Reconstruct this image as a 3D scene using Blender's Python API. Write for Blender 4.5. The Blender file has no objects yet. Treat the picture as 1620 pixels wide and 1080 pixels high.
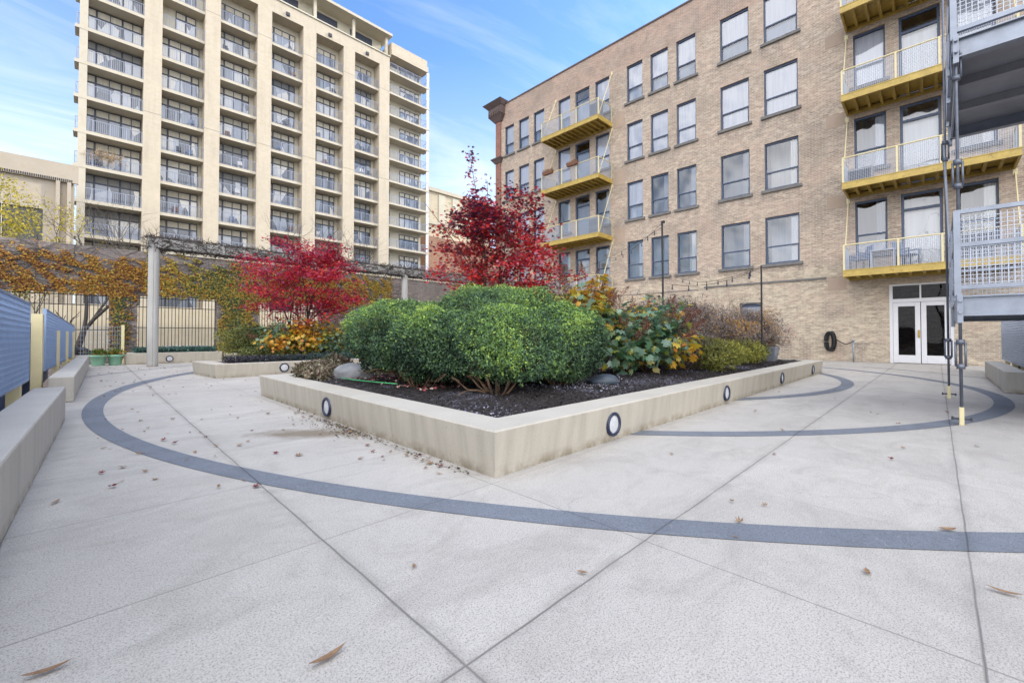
import bpy, math, random
import numpy as np
from mathutils import Vector
random.seed(7); rng = np.random.default_rng(7)
R = math.radians
SC = bpy.context.scene
COL = SC.collection

# ------------------------------------------------------------------ camera, sky, sun
cd = bpy.data.cameras.new("camera"); cam = bpy.data.objects.new("camera", cd); COL.objects.link(cam); SC.camera = cam
cd.sensor_width = 36; cd.lens = 14.878; cd.shift_y = -0.0129; cd.clip_start = 0.05; cd.clip_end = 2000
cam.location = (0, 0, 1.1)
cam.rotation_euler = (R(90 + 0.952), R(-0.043), R(-44.895))

SUN_EL = 30.0; SUN_AZ = 113.0       # azimuth measured from +Y towards +X
W = bpy.data.worlds.new("World"); SC.world = W; W.use_nodes = True
def world():
    nt = W.node_tree; nt.nodes.clear(); N = nt.nodes.new; L = nt.links.new
    out = N('ShaderNodeOutputWorld'); bg = N('ShaderNodeBackground'); bg.inputs[1].default_value = 0.15
    sky = N('ShaderNodeTexSky'); sky.sky_type = 'NISHITA'; sky.sun_disc = False
    sky.sun_elevation = R(SUN_EL); sky.sun_rotation = R(SUN_AZ); sky.air_density = 1.0; sky.dust_density = 0.6; sky.ozone_density = 1.2
    tc = N('ShaderNodeTexCoord'); sep = N('ShaderNodeSeparateXYZ'); L(tc.outputs['Generated'], sep.inputs[0])
    # clouds live on a plane high up: divide direction by its height
    mx = N('ShaderNodeMath'); mx.operation = 'MAXIMUM'; L(sep.outputs[2], mx.inputs[0]); mx.inputs[1].default_value = 0.06
    dv = N('ShaderNodeVectorMath'); dv.operation = 'DIVIDE'; L(tc.outputs['Generated'], dv.inputs[0]); L(mx.outputs[0], dv.inputs[1])
    mp = N('ShaderNodeMapping'); L(dv.outputs[0], mp.inputs[0]); mp.inputs['Rotation'].default_value = (0, 0, R(25)); mp.inputs['Scale'].default_value = (0.5, 1.3, 1); mp.inputs['Location'].default_value = (1.7, 0.4, 0)
    no = N('ShaderNodeTexNoise'); L(mp.outputs[0], no.inputs[0]); no.inputs['Scale'].default_value = 0.9; no.inputs['Detail'].default_value = 9; no.inputs['Roughness'].default_value = 0.62; no.inputs['Distortion'].default_value = 0.6
    cr = N('ShaderNodeValToRGB'); L(no.outputs[0], cr.inputs[0]); cr.color_ramp.elements[0].position = 0.42; cr.color_ramp.elements[1].position = 0.72
    cr.color_ramp.elements[0].color = (0, 0, 0, 1); cr.color_ramp.elements[1].color = (1, 1, 1, 1)
    # haze veil growing towards the horizon
    mr = N('ShaderNodeMapRange'); L(sep.outputs[2], mr.inputs[0]); mr.inputs[1].default_value = 0.0; mr.inputs[2].default_value = 0.55; mr.inputs[3].default_value = 0.75; mr.inputs[4].default_value = 0.0
    ad = N('ShaderNodeMath'); ad.operation = 'MULTIPLY_ADD'; L(cr.outputs[0], ad.inputs[0]); ad.inputs[1].default_value = 0.6; L(mr.outputs[0], ad.inputs[2]); ad.use_clamp = True
    mix = N('ShaderNodeMix'); mix.data_type = 'RGBA'; 
    gain = N('ShaderNodeMix'); gain.data_type = 'RGBA'; gain.blend_type = 'MULTIPLY'; gain.inputs[0].default_value = 1; L(sky.outputs[0], gain.inputs[6]); gain.inputs[7].default_value = (1.05, 1.38, 1.75, 1)
    L(ad.outputs[0], mix.inputs[0]); L(gain.outputs[2], mix.inputs[6]); mix.inputs[7].default_value = (5.9, 6.3, 6.9, 1)
    # unseen bright cloud bank added behind the photographer and overhead to light the courtyard
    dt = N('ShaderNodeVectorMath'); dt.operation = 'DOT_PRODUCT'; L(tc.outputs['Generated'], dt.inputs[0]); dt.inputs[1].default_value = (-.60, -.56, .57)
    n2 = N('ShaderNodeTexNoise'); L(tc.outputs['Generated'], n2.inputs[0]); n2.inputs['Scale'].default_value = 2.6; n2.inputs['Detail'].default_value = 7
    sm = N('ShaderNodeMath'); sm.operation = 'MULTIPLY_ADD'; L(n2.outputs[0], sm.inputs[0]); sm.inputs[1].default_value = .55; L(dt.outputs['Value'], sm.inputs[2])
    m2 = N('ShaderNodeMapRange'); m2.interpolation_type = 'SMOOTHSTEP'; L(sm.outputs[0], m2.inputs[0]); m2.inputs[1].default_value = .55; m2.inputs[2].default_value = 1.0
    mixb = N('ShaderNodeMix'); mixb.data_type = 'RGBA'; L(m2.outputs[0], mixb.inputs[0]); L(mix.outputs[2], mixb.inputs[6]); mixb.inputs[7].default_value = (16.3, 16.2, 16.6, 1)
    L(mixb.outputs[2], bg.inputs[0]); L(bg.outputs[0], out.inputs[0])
world()
sl = bpy.data.lights.new("sun", 'SUN'); sl.energy = 2.5; sl.angle = R(0.5); sl.color = (1.0, 0.93, 0.82)
so = bpy.data.objects.new("sun", sl); COL.objects.link(so); so.location = (40, -40, 60)
_d = Vector((math.sin(R(SUN_AZ)) * math.cos(R(SUN_EL)), math.cos(R(SUN_AZ)) * math.cos(R(SUN_EL)), math.sin(R(SUN_EL))))
so.rotation_euler = _d.to_track_quat('Z', 'Y').to_euler()
vs = SC.view_settings; vs.view_transform = 'Standard'; vs.look = 'None'; vs.exposure = 0.44; vs.gamma = 1.0
try:
    SC.cycles.max_bounces = 7; SC.cycles.diffuse_bounces = 4; SC.cycles.transparent_max_bounces = 12; SC.cycles.caustics_reflective = False; SC.cycles.caustics_refractive = False
except Exception: pass

# ------------------------------------------------------------------ materials
class NT:
    def __init__(s, name):
        s.m = bpy.data.materials.new(name); s.m.use_nodes = True; s.t = s.m.node_tree; s.t.nodes.clear()
        s.out = s.N('ShaderNodeOutputMaterial'); s.b = s.N('ShaderNodeBsdfPrincipled'); s.L(s.b.outputs[0], s.out.inputs[0])
        s.g = s.N('ShaderNodeNewGeometry')
    def N(s, t): return s.t.nodes.new(t)
    def L(s, a, b): s.t.links.new(a, b)
    def pos(s, scale=(1, 1, 1)):
        m = s.N('ShaderNodeMapping'); s.L(s.g.outputs['Position'], m.inputs[0]); m.inputs['Scale'].default_value = scale; return m.outputs[0]
    def noise(s, scale=1, det=4, rough=.5, v=None, dist=0):
        n = s.N('ShaderNodeTexNoise'); s.L(v if v is not None else s.g.outputs['Position'], n.inputs[0])
        n.inputs['Scale'].default_value = scale; n.inputs['Detail'].default_value = det; n.inputs['Roughness'].default_value = rough; n.inputs['Distortion'].default_value = dist; return n.outputs[0]
    def ramp(s, f, stops):
        r = s.N('ShaderNodeValToRGB'); s.L(f, r.inputs[0]); e = r.color_ramp.elements
        while len(e) < len(stops): e.new(0.5)
        for i, (p, c) in enumerate(stops):
            e[i].position = p; e[i].color = (c[0], c[1], c[2], 1) if hasattr(c, '__len__') else (c, c, c, 1)
        return r.outputs[0]
    def mix(s, f, a, b, mode='MIX'):
        m = s.N('ShaderNodeMix'); m.data_type = 'RGBA'; m.blend_type = mode
        for i, x in ((0, f), (6, a), (7, b)):
            if hasattr(x, 'links'): s.L(x, m.inputs[i])
            elif i == 0: m.inputs[0].default_value = x
            else: m.inputs[i].default_value = (x[0], x[1], x[2], 1)
        return m.outputs[2]
    def math(s, op, a, b=None, c=None, clamp=False):
        m = s.N('ShaderNodeMath'); m.operation = op; m.use_clamp = clamp
        for i, x in enumerate((a, b, c)):
            if x is None: continue
            if hasattr(x, 'links'): s.L(x, m.inputs[i])
            else: m.inputs[i].default_value = x
        return m.outputs[0]
    def sep(s, v):
        q = s.N('ShaderNodeSeparateXYZ'); s.L(v, q.inputs[0]); return q.outputs
    def comb(s, x, y, z=0.0):
        q = s.N('ShaderNodeCombineXYZ')
        for i, v in enumerate((x, y, z)):
            if hasattr(v, 'links'): s.L(v, q.inputs[i])
            else: q.inputs[i].default_value = v
        return q.outputs[0]
    def col(s, c):
        if hasattr(c, 'links'): s.L(c, s.b.inputs['Base Color'])
        else: s.b.inputs['Base Color'].default_value = (c[0], c[1], c[2], 1)
        return s
    def rough(s, r):
        if hasattr(r, 'links'): s.L(r, s.b.inputs['Roughness'])
        else: s.b.inputs['Roughness'].default_value = r
        return s
    def metal(s, r): s.b.inputs['Metallic'].default_value = r; return s
    def bump(s, h, strength=.3, dist=.01):
        b = s.N('ShaderNodeBump'); s.L(h, b.inputs['Height']); b.inputs['Strength'].default_value = strength; b.inputs['Distance'].default_value = dist
        s.L(b.outputs[0], s.b.inputs['Normal']); return s

def paint(name, c, rough=.45, metal=0, var=.15, scale=6, bump=0):
    n = NT(name); f = n.noise(scale, 5, .6)
    n.col(n.mix(n.ramp(f, [(.3, 0), (.75, 1)]), c, [x * (1 - var) for x in c])).rough(rough).metal(metal)
    if bump: n.bump(n.noise(scale * 12, 3, .6), bump, .004)
    return n.m

def mat_concrete(name, base, streak=.35, warm=(.5, .42, .28)):
    n = NT(name)
    P = n.sep(n.g.outputs['Position']); Nn = n.sep(n.g.outputs['Normal'])
    u = n.math('ADD', P[0], P[1])
    big = n.noise(1.3, 4, .6)
    st = n.noise(1, 5, .65, n.comb(n.math('MULTIPLY', u, 5.0), n.math('MULTIPLY', P[2], .6), 0))
    side = n.math('SUBTRACT', 1.0, n.math('ABSOLUTE', Nn[2]), clamp=True)
    c = n.mix(n.ramp(big, [(.3, 0), (.7, 1)]), base, [x * .86 for x in base])
    sm = n.math('MULTIPLY', n.ramp(st, [(.42, 0), (.72, 1)]), n.math('MULTIPLY', side, streak))
    c = n.mix(sm, c, [base[0] * .42, base[1] * .43, base[2] * .42])
    c = n.mix(n.math('MULTIPLY', side, .5), c, [a * b for a, b in zip(base, (.96, .90, .79))])
    c = n.mix(n.math('MULTIPLY', n.ramp(n.noise(90, 3, .7), [(.35, 1), (.5, 0)]), .22), c, [x * .45 for x in base])
    pv = n.N('ShaderNodeTexVoronoi'); n.L(n.g.outputs['Position'], pv.inputs[0]); pv.inputs['Scale'].default_value = 11; pv.inputs['Randomness'].default_value = 1
    c = n.mix(n.math('MULTIPLY', n.math('MULTIPLY', n.ramp(pv.outputs['Distance'], [(.045, 1), (.07, 0)]), n.ramp(n.noise(3, 2), [(.5, 0), (.55, 1)])), .75), c, [x * .25 for x in base])
    jo = n.math('SUBTRACT', 1.0, n.math('DIVIDE', n.math('PINGPONG', n.math('SUBTRACT', u, 1.3), 1.22), .006), clamp=True)
    c = n.mix(n.math('MULTIPLY', n.math('MULTIPLY', jo, side), .55), c, [x * .35 for x in base])
    low = n.math('MULTIPLY', n.ramp(P[2], [(0.0, 1), (.10, 0)]), n.ramp(n.noise(5, 4, .7), [(.4, 0), (.6, .75)]))
    c = n.mix(low, c, (.16, .12, .06))
    n.col(c).rough(.85); n.bump(n.noise(60, 4, .7), .25, .006); return n.m

def joints(n):
    """saw-cut joints of the deck: returns 0..1 line masks (strong, faint)"""
    P = n.sep(n.g.outputs['Position']); wob = n.math('MULTIPLY', n.math('SUBTRACT', n.noise(3.0, 3), .5), .014)
    x = n.math('ADD', P[0], wob); y = n.math('ADD', P[1], wob)
    def line(v, c, w): return n.math('SUBTRACT', 1.0, n.math('DIVIDE', n.math('ABSOLUTE', n.math('SUBTRACT', v, c)), w), clamp=True)
    def grid(v, c, w): return n.math('SUBTRACT', 1.0, n.math('DIVIDE', n.math('PINGPONG', n.math('SUBTRACT', v, c), .61), w), clamp=True)
    s = n.math('MAXIMUM', line(x, .9, .008), line(y, 1.12, .0065)); s = n.math('MAXIMUM', s, line(y, -.1, .0065))
    f = n.math('MAXIMUM', grid(x, .9, .006), grid(y, -.1, .006))
    halo = n.math('MAXIMUM', line(x, .9, .06), n.math('MAXIMUM', line(y, 1.12, .05), line(y, -.1, .05)))
    return s, f, halo

def mat_pavement(name, base, painted=False):
    n = NT(name); s, f, halo = joints(n)
    P = n.sep(n.g.outputs['Position'])
    c = n.mix(n.ramp(n.noise(.55, 5, .6), [(.32, 0), (.68, 1)]), base, [base[0] * .84, base[1] * .84, base[2] * .85])
    c = n.mix(n.math('MULTIPLY', n.ramp(n.noise(2.6, 6, .7, dist=.8), [(.5, 0), (.72, 1)]), .35), c, [base[0] * .62, base[1] * .61, base[2] * .58])
    # slab to slab differences, blotches, scuffs and a few hairline cracks
    fx = n.math('FLOOR', n.math('DIVIDE', n.math('SUBTRACT', P[0], .9), 1.22)); fy = n.math('FLOOR', n.math('DIVIDE', n.math('ADD', P[1], .1), 1.22))
    wn = n.N('ShaderNodeTexWhiteNoise'); wn.noise_dimensions = '2D'; n.L(n.comb(fx, fy), wn.inputs['Vector'])
    c = n.mix(n.math('MULTIPLY', wn.outputs['Value'], .2), c, [x * .55 for x in base])
    c = n.mix(n.math('MULTIPLY', n.ramp(n.noise(1.1, 8, .72, n.pos((1, 1.9, 1)), 1.2), [(.47, 0), (.58, .5), (.72, 1)]), .55), c, [base[0] * .52, base[1] * .51, base[2] * .50])
    c = n.mix(n.math('MULTIPLY', n.ramp(n.noise(7, 6, .75, dist=.4), [(.56, 0), (.70, 1)]), .28), c, [x * .5 for x in base])
    ck = n.N('ShaderNodeTexVoronoi'); ck.feature = 'DISTANCE_TO_EDGE'; ck.inputs['Scale'].default_value = .42
    dv_ = n.N('ShaderNodeVectorMath'); dv_.operation = 'ADD'; n.L(n.g.outputs['Position'], dv_.inputs[0]); nn_ = n.N('ShaderNodeTexNoise'); nn_.inputs['Scale'].default_value = 2.2; nn_.inputs['Detail'].default_value = 6; n.L(n.g.outputs['Position'], nn_.inputs[0]); sc_ = n.N('ShaderNodeVectorMath'); sc_.operation = 'SCALE'; sc_.inputs['Scale'].default_value = .5; n.L(nn_.outputs['Color'], sc_.inputs[0]); n.L(sc_.outputs[0], dv_.inputs[1]); n.L(dv_.outputs[0], ck.inputs[0])
    crack = n.math('MULTIPLY', n.ramp(ck.outputs['Distance'], [(0.0, 1), (.0028, 0)]), n.ramp(n.noise(.45, 3), [(.54, 0), (.62, .3)]))
    c = n.mix(crack, c, [x * .35 for x in base])
    if painted: c = n.mix(n.math('MULTIPLY', n.ramp(n.noise(16, 6, .8), [(.60, 0), (.68, 1)]), .6), c, (.40, .40, .40))
    vo = n.N('ShaderNodeTexVoronoi'); n.L(n.g.outputs['Position'], vo.inputs[0]); vo.inputs['Scale'].default_value = 190
    c = n.mix(n.math('MULTIPLY', n.ramp(vo.outputs['Distance'], [(.0, 0), (.55, .0), (.8, 1)]), .35), c, [x * .45 for x in base])
    c = n.mix(n.math('MULTIPLY', n.ramp(n.noise(130, 2, .8), [(.38, 1), (.48, 0)]), .68), c, [x * .33 for x in base])
    c = n.mix(n.math('MULTIPLY', n.ramp(n.noise(170, 2, .8), [(.56, 0), (.66, 1)]), .45), c, [min(.9, x * 1.35) for x in base])
    if not painted:
        # damp stain beside the planter, fed by the drip line
        dx = n.math('SUBTRACT', P[0], 1.78); dy = n.math('SUBTRACT', P[1], 4.95)
        al = n.math('ADD', n.math('MULTIPLY', dx, .75 / .95), n.math('MULTIPLY', dy, -.66 / .95)); ac = n.math('ADD', n.math('MULTIPLY', dx, .66 / .30), n.math('MULTIPLY', dy, .75 / .30))
        dd = n.math('SQRT', n.math('ADD', n.math('MULTIPLY', al, al), n.math('MULTIPLY', ac, ac)))
        dd = n.math('ADD', dd, n.math('MULTIPLY', n.math('SUBTRACT', n.noise(3.2, 6, .75), .5), 1.5))
        wet = n.ramp(dd, [(.3, 1), (.95, .0)])
        c = n.mix(n.math('MULTIPLY', wet, .8), c, (.15, .115, .075))
    c = n.mix(n.math('MULTIPLY', n.math('MULTIPLY', halo, n.ramp(n.noise(4, 4, .7), [(.35, 0), (.6, 1)])), .5), c, [x * .42 for x in base])
    c = n.mix(n.math('MULTIPLY', f, n.ramp(n.noise(.8, 3), [(.35, .25), (.65, .85)])), c, [x * .45 for x in base])
    c = n.mix(n.math('MULTIPLY', n.math('MULTIPLY', f, n.math('LESS_THAN', P[0], 2.2)), .6), c, [x * .35 for x in base])
    c = n.mix(n.math('MULTIPLY', s, n.ramp(n.noise(1.5, 3), [(.35, .35), (.6, .9)])), c, [x * .3 for x in base])
    n.col(c).rough(.88)
    h = n.math('SUBTRACT', n.math('MULTIPLY', n.noise(150, 3, .8), .35), n.math('ADD', n.math('MULTIPLY', s, 1.5), n.math('MULTIPLY', f, .8)))
    n.bump(h, .35, .006); return n.m

def mat_brick(name, c1, c2, mortar, dark, stain=.5, parapet=None, ground=None, w=.24, h=.078):
    n = NT(name); P = n.sep(n.g.outputs['Position']); Nn = n.sep(n.g.outputs['Normal'])
    ax = n.math('GREATER_THAN', n.math('ABSOLUTE', Nn[0]), .5)
    u = n.math('ADD', n.math('MULTIPLY', P[1], ax), n.math('MULTIPLY', P[0], n.math('SUBTRACT', 1.0, ax)))
    v = n.comb(u, P[2], 0)
    br = n.N('ShaderNodeTexBrick'); n.L(v, br.inputs[0]); br.inputs['Scale'].default_value = 1; br.inputs['Brick Width'].default_value = w; br.inputs['Row Height'].default_value = h
    br.inputs['Mortar Size'].default_value = .010; br.inputs['Mortar Smooth'].default_value = .2; br.inputs['Bias'].default_value = 0
    br.inputs['Color1'].default_value = (0, 0, 0, 1); br.inputs['Color2'].default_value = (1, 1, 1, 1); br.inputs['Mortar'].default_value = (.5, .5, .5, 1)
    rnd = n.sep(br.outputs['Color'])[0]
    patch = n.noise(.7, 5, .65, v)
    c = n.mix(rnd, c1, c2)
    c = n.mix(n.ramp(n.noise(1, 3, .8, n.comb(n.math('MULTIPLY', u, 5.5), n.math('MULTIPLY', P[2], 15.0), 0)), [(.54, 0), (.64, .85)]), c, dark)
    c = n.mix(n.ramp(n.noise(1, 3, .8, n.comb(n.math('MULTIPLY', u, 4.5), n.math('MULTIPLY', P[2], 14.0), 9.0)), [(.58, 0), (.66, .7)]), c, [min(.8, x * 1.5) for x in c1])
    if parapet: c = n.mix(n.math('MULTIPLY', n.math('GREATER_THAN', P[2], parapet[0]), .75), c, n.mix(rnd, parapet[1], [x * .75 for x in parapet[1]]))
    if ground: c = n.mix(n.math('MULTIPLY', n.math('LESS_THAN', P[2], ground[0]), .7), c, n.mix(rnd, ground[1], [x * .68 for x in ground[1]]))
    c = n.mix(n.math('MULTIPLY', n.ramp(patch, [(.45, 0), (.7, 1)]), stain), c, [x * .75 for x in mortar])
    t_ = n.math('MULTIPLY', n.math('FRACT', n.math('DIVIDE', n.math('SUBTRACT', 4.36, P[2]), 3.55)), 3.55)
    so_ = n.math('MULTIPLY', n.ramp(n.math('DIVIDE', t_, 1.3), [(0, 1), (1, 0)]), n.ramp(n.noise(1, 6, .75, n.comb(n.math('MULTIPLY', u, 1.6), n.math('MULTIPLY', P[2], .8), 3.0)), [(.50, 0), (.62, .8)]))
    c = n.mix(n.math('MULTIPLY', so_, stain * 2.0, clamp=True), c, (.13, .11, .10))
    c = n.mix(n.math('MULTIPLY', n.ramp(n.noise(1, 5, .85, n.comb(n.math('MULTIPLY', u, 2.6), n.math('MULTIPLY', P[2], 7.0), 5.0)), [(.42, 1), (.55, 0)]), .62), c, [x * .50 for x in c2])
    c = n.mix(n.math('MULTIPLY', n.ramp(n.noise(.35, 6, .7, v, .5), [(.50, 0), (.64, 1)]), .6), c, [x * .55 for x in c2])
    c = n.mix(n.math('MULTIPLY', n.ramp(n.noise(.9, 4, .7, n.comb(u, P[2], 20.0)), [(.5, 0), (.62, 1)]), .35), c, [c1[0] * .82, c1[1] * .68, c1[2] * .68])
    c = n.mix(n.math('MULTIPLY', br.outputs['Fac'], .7), c, mortar)
    n.col(c).rough(.9); n.bump(n.math('ADD', n.math('MULTIPLY', br.outputs['Fac'], -1), n.math('MULTIPLY', n.noise(25, 3), .6)), .45, .01); return n.m

def mat_stucco(name, base, var=.12, course=None):
    n = NT(name); P = n.sep(n.g.outputs['Position'])
    c = n.mix(n.ramp(n.noise(.5, 5, .65), [(.35, 0), (.68, 1)]), base, [x * (1 - var) for x in base])
    c = n.mix(n.math('MULTIPLY', n.ramp(n.noise(2.2, 4, .7), [(.5, 0), (.62, 1)]), .35), c, [base[0] * .86, base[1] * .78, base[2] * .66])
    if course:
        br = n.N('ShaderNodeTexBrick'); n.L(n.comb(P[0], P[2], 0), br.inputs[0]); br.inputs['Scale'].default_value = 1; br.inputs['Brick Width'].default_value = .4; br.inputs['Row Height'].default_value = .2
        br.inputs['Mortar Size'].default_value = .012; br.inputs['Color1'].default_value = (0, 0, 0, 1); br.inputs['Color2'].default_value = (1, 1, 1, 1)
        c = n.mix(n.math('MULTIPLY', n.sep(br.outputs['Color'])[0], .22), c, [x * .72 for x in base])
        jl = n.math('LESS_THAN', n.math('ABSOLUTE', n.math('SUBTRACT', n.math('PINGPONG', n.math('SUBTRACT', P[2], 9.62), 5.8), 0.0)), .035)
        c = n.mix(n.math('MULTIPLY', jl, .6), c, [x * .3 for x in base])
        c = n.mix(n.math('MULTIPLY', n.ramp(n.noise(1, 5, .7, n.comb(n.math('MULTIPLY', P[0], 2.5), n.math('MULTIPLY', P[2], .18), 0)), [(.5, 0), (.68, 1)]), .3), c, [x * .6 for x in base])
    n.col(c).rough(.85); n.bump(n.noise(14, 4), .2, .02); return n.m

def mat_leaf(name, stops, transl=.35, rough=.5, spec=.4):
    n = NT(name); a = n.N('ShaderNodeAttribute'); a.attribute_name = 'rnd'
    c = n.ramp(a.outputs['Fac'], stops)
    n.col(c).rough(rough); n.b.inputs['Specular IOR Level'].default_value = spec
    t = n.N('ShaderNodeBsdfTranslucent'); n.L(c, t.inputs[0]); m = n.N('ShaderNodeMixShader'); m.inputs[0].default_value = transl
    n.L(n.b.outputs[0], m.inputs[1]); n.L(t.outputs[0], m.inputs[2]); n.L(m.outputs[0], n.out.inputs[0]); return n.m

def mat_glass(name, tint=(.75, .82, .9), refl=1.0, wav=.02, base_f=.12):
    n = NT(name); tr = n.N('ShaderNodeBsdfTransparent'); tr.inputs[0].default_value = (*tint, 1)
    gl = n.N('ShaderNodeBsdfGlossy'); gl.inputs['Roughness'].default_value = .02; gl.inputs[0].default_value = (.95, .97, 1, 1)
    fr = n.N('ShaderNodeFresnel'); fr.inputs[0].default_value = 1.5
    bp = n.N('ShaderNodeBump'); n.L(n.noise(1.3, 1, .3), bp.inputs['Height']); bp.inputs['Distance'].default_value = wav; bp.inputs['Strength'].default_value = 1
    n.L(bp.outputs[0], gl.inputs['Normal'])
    f = n.math('ADD', n.math('MULTIPLY', fr.outputs[0], refl), base_f, clamp=True)
    m = n.N('ShaderNodeMixShader'); n.L(f, m.inputs[0]); n.L(tr.outputs[0], m.inputs[1]); n.L(gl.outputs[0], m.inputs[2]); n.L(m.outputs[0], n.out.inputs[0]); return n.m

def mat_room(name, stops, vert=True):
    """curtains, blinds and rooms seen behind the glass: cloth folds, random per window"""
    n = NT(name); oi = n.N('ShaderNodeObjectInfo')
    P = n.sep(n.g.outputs['Position']); u = n.math('ADD', P[0], P[1])
    c = n.ramp(oi.outputs['Random'], stops); 
    f = n.noise(1, 3, .6, n.comb(n.math('MULTIPLY', u, 9.0), n.math('MULTIPLY', P[2], .5), n.math('MULTIPLY', oi.outputs['Random'], 40)))
    c = n.mix(n.math('MULTIPLY', n.ramp(f, [(.4, 0), (.62, 1)]), .3), c, n.mix(1.0, c, (.55, .55, .6), 'MULTIPLY'))
    n.col(c).rough(.8); return n.m

M = {}
M['pave'] = mat_pavement('deck_concrete', (.505, .485, .455))
M['band'] = mat_pavement('blue_grey_coating', (.185, .21, .255), True)
M['conc'] = mat_concrete('planter_concrete', (.48, .455, .405), .85)
M['bench'] = mat_concrete('bench_concrete', (.50, .485, .455), .6)
M['colconc'] = mat_concrete('column_concrete', (.42, .43, .44), .6)
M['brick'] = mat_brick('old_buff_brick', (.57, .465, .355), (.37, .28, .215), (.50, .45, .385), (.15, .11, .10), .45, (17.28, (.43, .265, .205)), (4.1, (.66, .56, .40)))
M['redbrick'] = mat_brick('red_brick', (.33, .14, .10), (.24, .10, .08), (.30, .22, .18), (.12, .06, .05), .2)
M['stonetrim'] = paint('brown_stone_trim', (.12, .085, .08), .8, 0, .3, 3, .3)
M['sill'] = paint('grey_sill_stone', (.17, .165, .16), .8, 0, .35, 5, .3)
M['patch'] = mat_stucco('render_patch', (.40, .31, .24), .2)
M['frame'] = paint('blue_black_frame', (.05, .08, .15), .4, 0, .2)
M['glass'] = mat_glass('window_glass', (.90, .93, .98), .9, .05, .09)
M['doorglass'] = mat_glass('door_glass', (.5, .55, .6), .35, .01, .0)
M['blind'] = mat_room('white_blind', [(0, (.78, .78, .82)), (1, (.88, .87, .88))])
M['shade'] = mat_room('inner_shade', [(0, (.20, .26, .36)), (.5, (.38, .44, .54)), (1, (.52, .56, .62))])
M['curtain'] = mat_room('window_curtain', [(0, (.16, .17, .20)), (.25, (.42, .46, .50)), (.5, (.74, .72, .64)), (.75, (.55, .60, .66)), (1, (.80, .77, .70))])
M['dark'] = paint('dark_interior', (.02, .022, .028), .8)
def rusty(name, c, rough=.5):
    n = NT(name); f = n.noise(3, 6, .7); k = n.mix(n.ramp(f, [(.35, 0), (.7, 1)]), c, [x * .68 for x in c])
    k = n.mix(n.math('MULTIPLY', n.ramp(n.noise(9, 7, .75, dist=.5), [(.56, 0), (.66, 1)]), .7), k, (.16, .07, .025)); n.col(k).rough(rough); n.bump(n.noise(40, 3), .15, .004); return n.m
M['yellow'] = rusty('yellow_steel', (.51, .365, .085))
M['cream'] = paint('cream_steel', (.66, .58, .34), .45, 0, .12)
M['mesh'] = paint('galvanised_mesh', (.42, .46, .54), .4, .3, .1)
M['bluegrate'] = paint('blue_grey_grating', (.25, .35, .54), .42, .1, .15)
M['galv'] = paint('galvanised_steel', (.30, .335, .40), .42, .35, .28, 5, .1)
M['rod'] = paint('weathered_rod', (.17, .19, .235), .45, .4, .4, 7)
M['darksteel'] = paint('dark_steel', (.05, .055, .07), .5, .3, .3)
M['platform'] = paint('zinc_deck', (.40, .40, .44), .6, .15, .45, 1.2, .15)
M['white'] = paint('white_door_paint', (.66, .66, .68), .4, 0, .08)
M['brass'] = paint('brass', (.45, .30, .09), .3, .8, .2)
M['black'] = paint('black_rubber', (.012, .012, .014), .5)
M['lens'] = paint('milky_lens', (.60, .61, .64), .35, 0, .25, 18)
M['ring'] = paint('dark_blue_ring', (.025, .035, .075), .35, .2, .2)
M['mulch'] = None
M['tower'] = mat_stucco('cream_block', (.54, .475, .37), .10, True)
M['towerslab'] = mat_stucco('cream_slab', (.52, .475, .385), .08)
M['towerback'] = mat_stucco('pale_panel', (.56, .53, .43), .08)
M['rail'] = paint('light_grey_railing', (.27, .30, .38), .5, .1, .1)
M['towerframe'] = paint('tower_window_frame', (.045, .055, .085), .5, 0, .2)
def tower_pane():
    n = NT('tower_pane'); oi = n.N('ShaderNodeObjectInfo'); P = n.g.outputs['Position']
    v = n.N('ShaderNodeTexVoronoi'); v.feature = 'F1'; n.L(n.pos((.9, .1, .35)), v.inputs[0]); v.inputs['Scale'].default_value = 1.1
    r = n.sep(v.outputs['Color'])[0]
    n.col(n.ramp(r, [(0, (.02, .03, .05)), (.35, (.06, .08, .12)), (.55, (.22, .27, .35)), (.8, (.45, .48, .52)), (1, (.60, .58, .52))])).rough(.07)  # pale cells paint sky reflections into the pane colour
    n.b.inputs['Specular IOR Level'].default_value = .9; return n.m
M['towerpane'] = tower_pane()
M['transom'] = mat_room('transom_blind', [(0, (.18, .19, .2)), (.35, (.5, .47, .38)), (1, (.62, .58, .48))])
M['bluetarp'] = paint('dark_blue_sheet', (.03, .06, .17), .5, 0, .6, 3)
M['bark'] = paint('grey_bark', (.12, .10, .085), .9, 0, .4, 9, .4)
M['mbark'] = paint('dark_bark', (.05, .035, .03), .9, 0, .4, 9, .4)
M['twig'] = paint('bare_twig', (.10, .085, .075), .9, 0, .4, 9)
M['ybark'] = paint('yew_bark', (.14, .085, .05), .9, 0, .4, 20, .4)
M['pot'] = paint('pale_green_pot', (.24, .47, .33), .5, 0, .12)
M['rock'] = paint('grey_boulder', (.30, .31, .33), .8, 0, .6, 4, .6)
M['bluerock'] = paint('blue_grey_boulder', (.075, .10, .135), .5, 0, .5, 5, .5)
M['car'] = paint('silver_car_paint', (.45, .47, .50), .25, .5, .05)
M['carglass'] = paint('car_glass', (.02, .025, .03), .08)
M['leftwall'] = mat_stucco('beige_precast', (.44, .385, .31), .15)
M['backwall'] = mat_stucco('cream_brick_back', (.56, .49, .36), .1, True)
M['ivywall'] = None
M['bars'] = paint('black_bars', (.02, .02, .022), .5, .2)
M['chair'] = paint('blue_chair', (.12, .17, .30), .5)
M['ac'] = paint('grey_ac', (.28, .29, .30), .5, .1, .2)
M['terracotta'] = paint('brown_box', (.20, .09, .05), .7, 0, .4)
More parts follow.
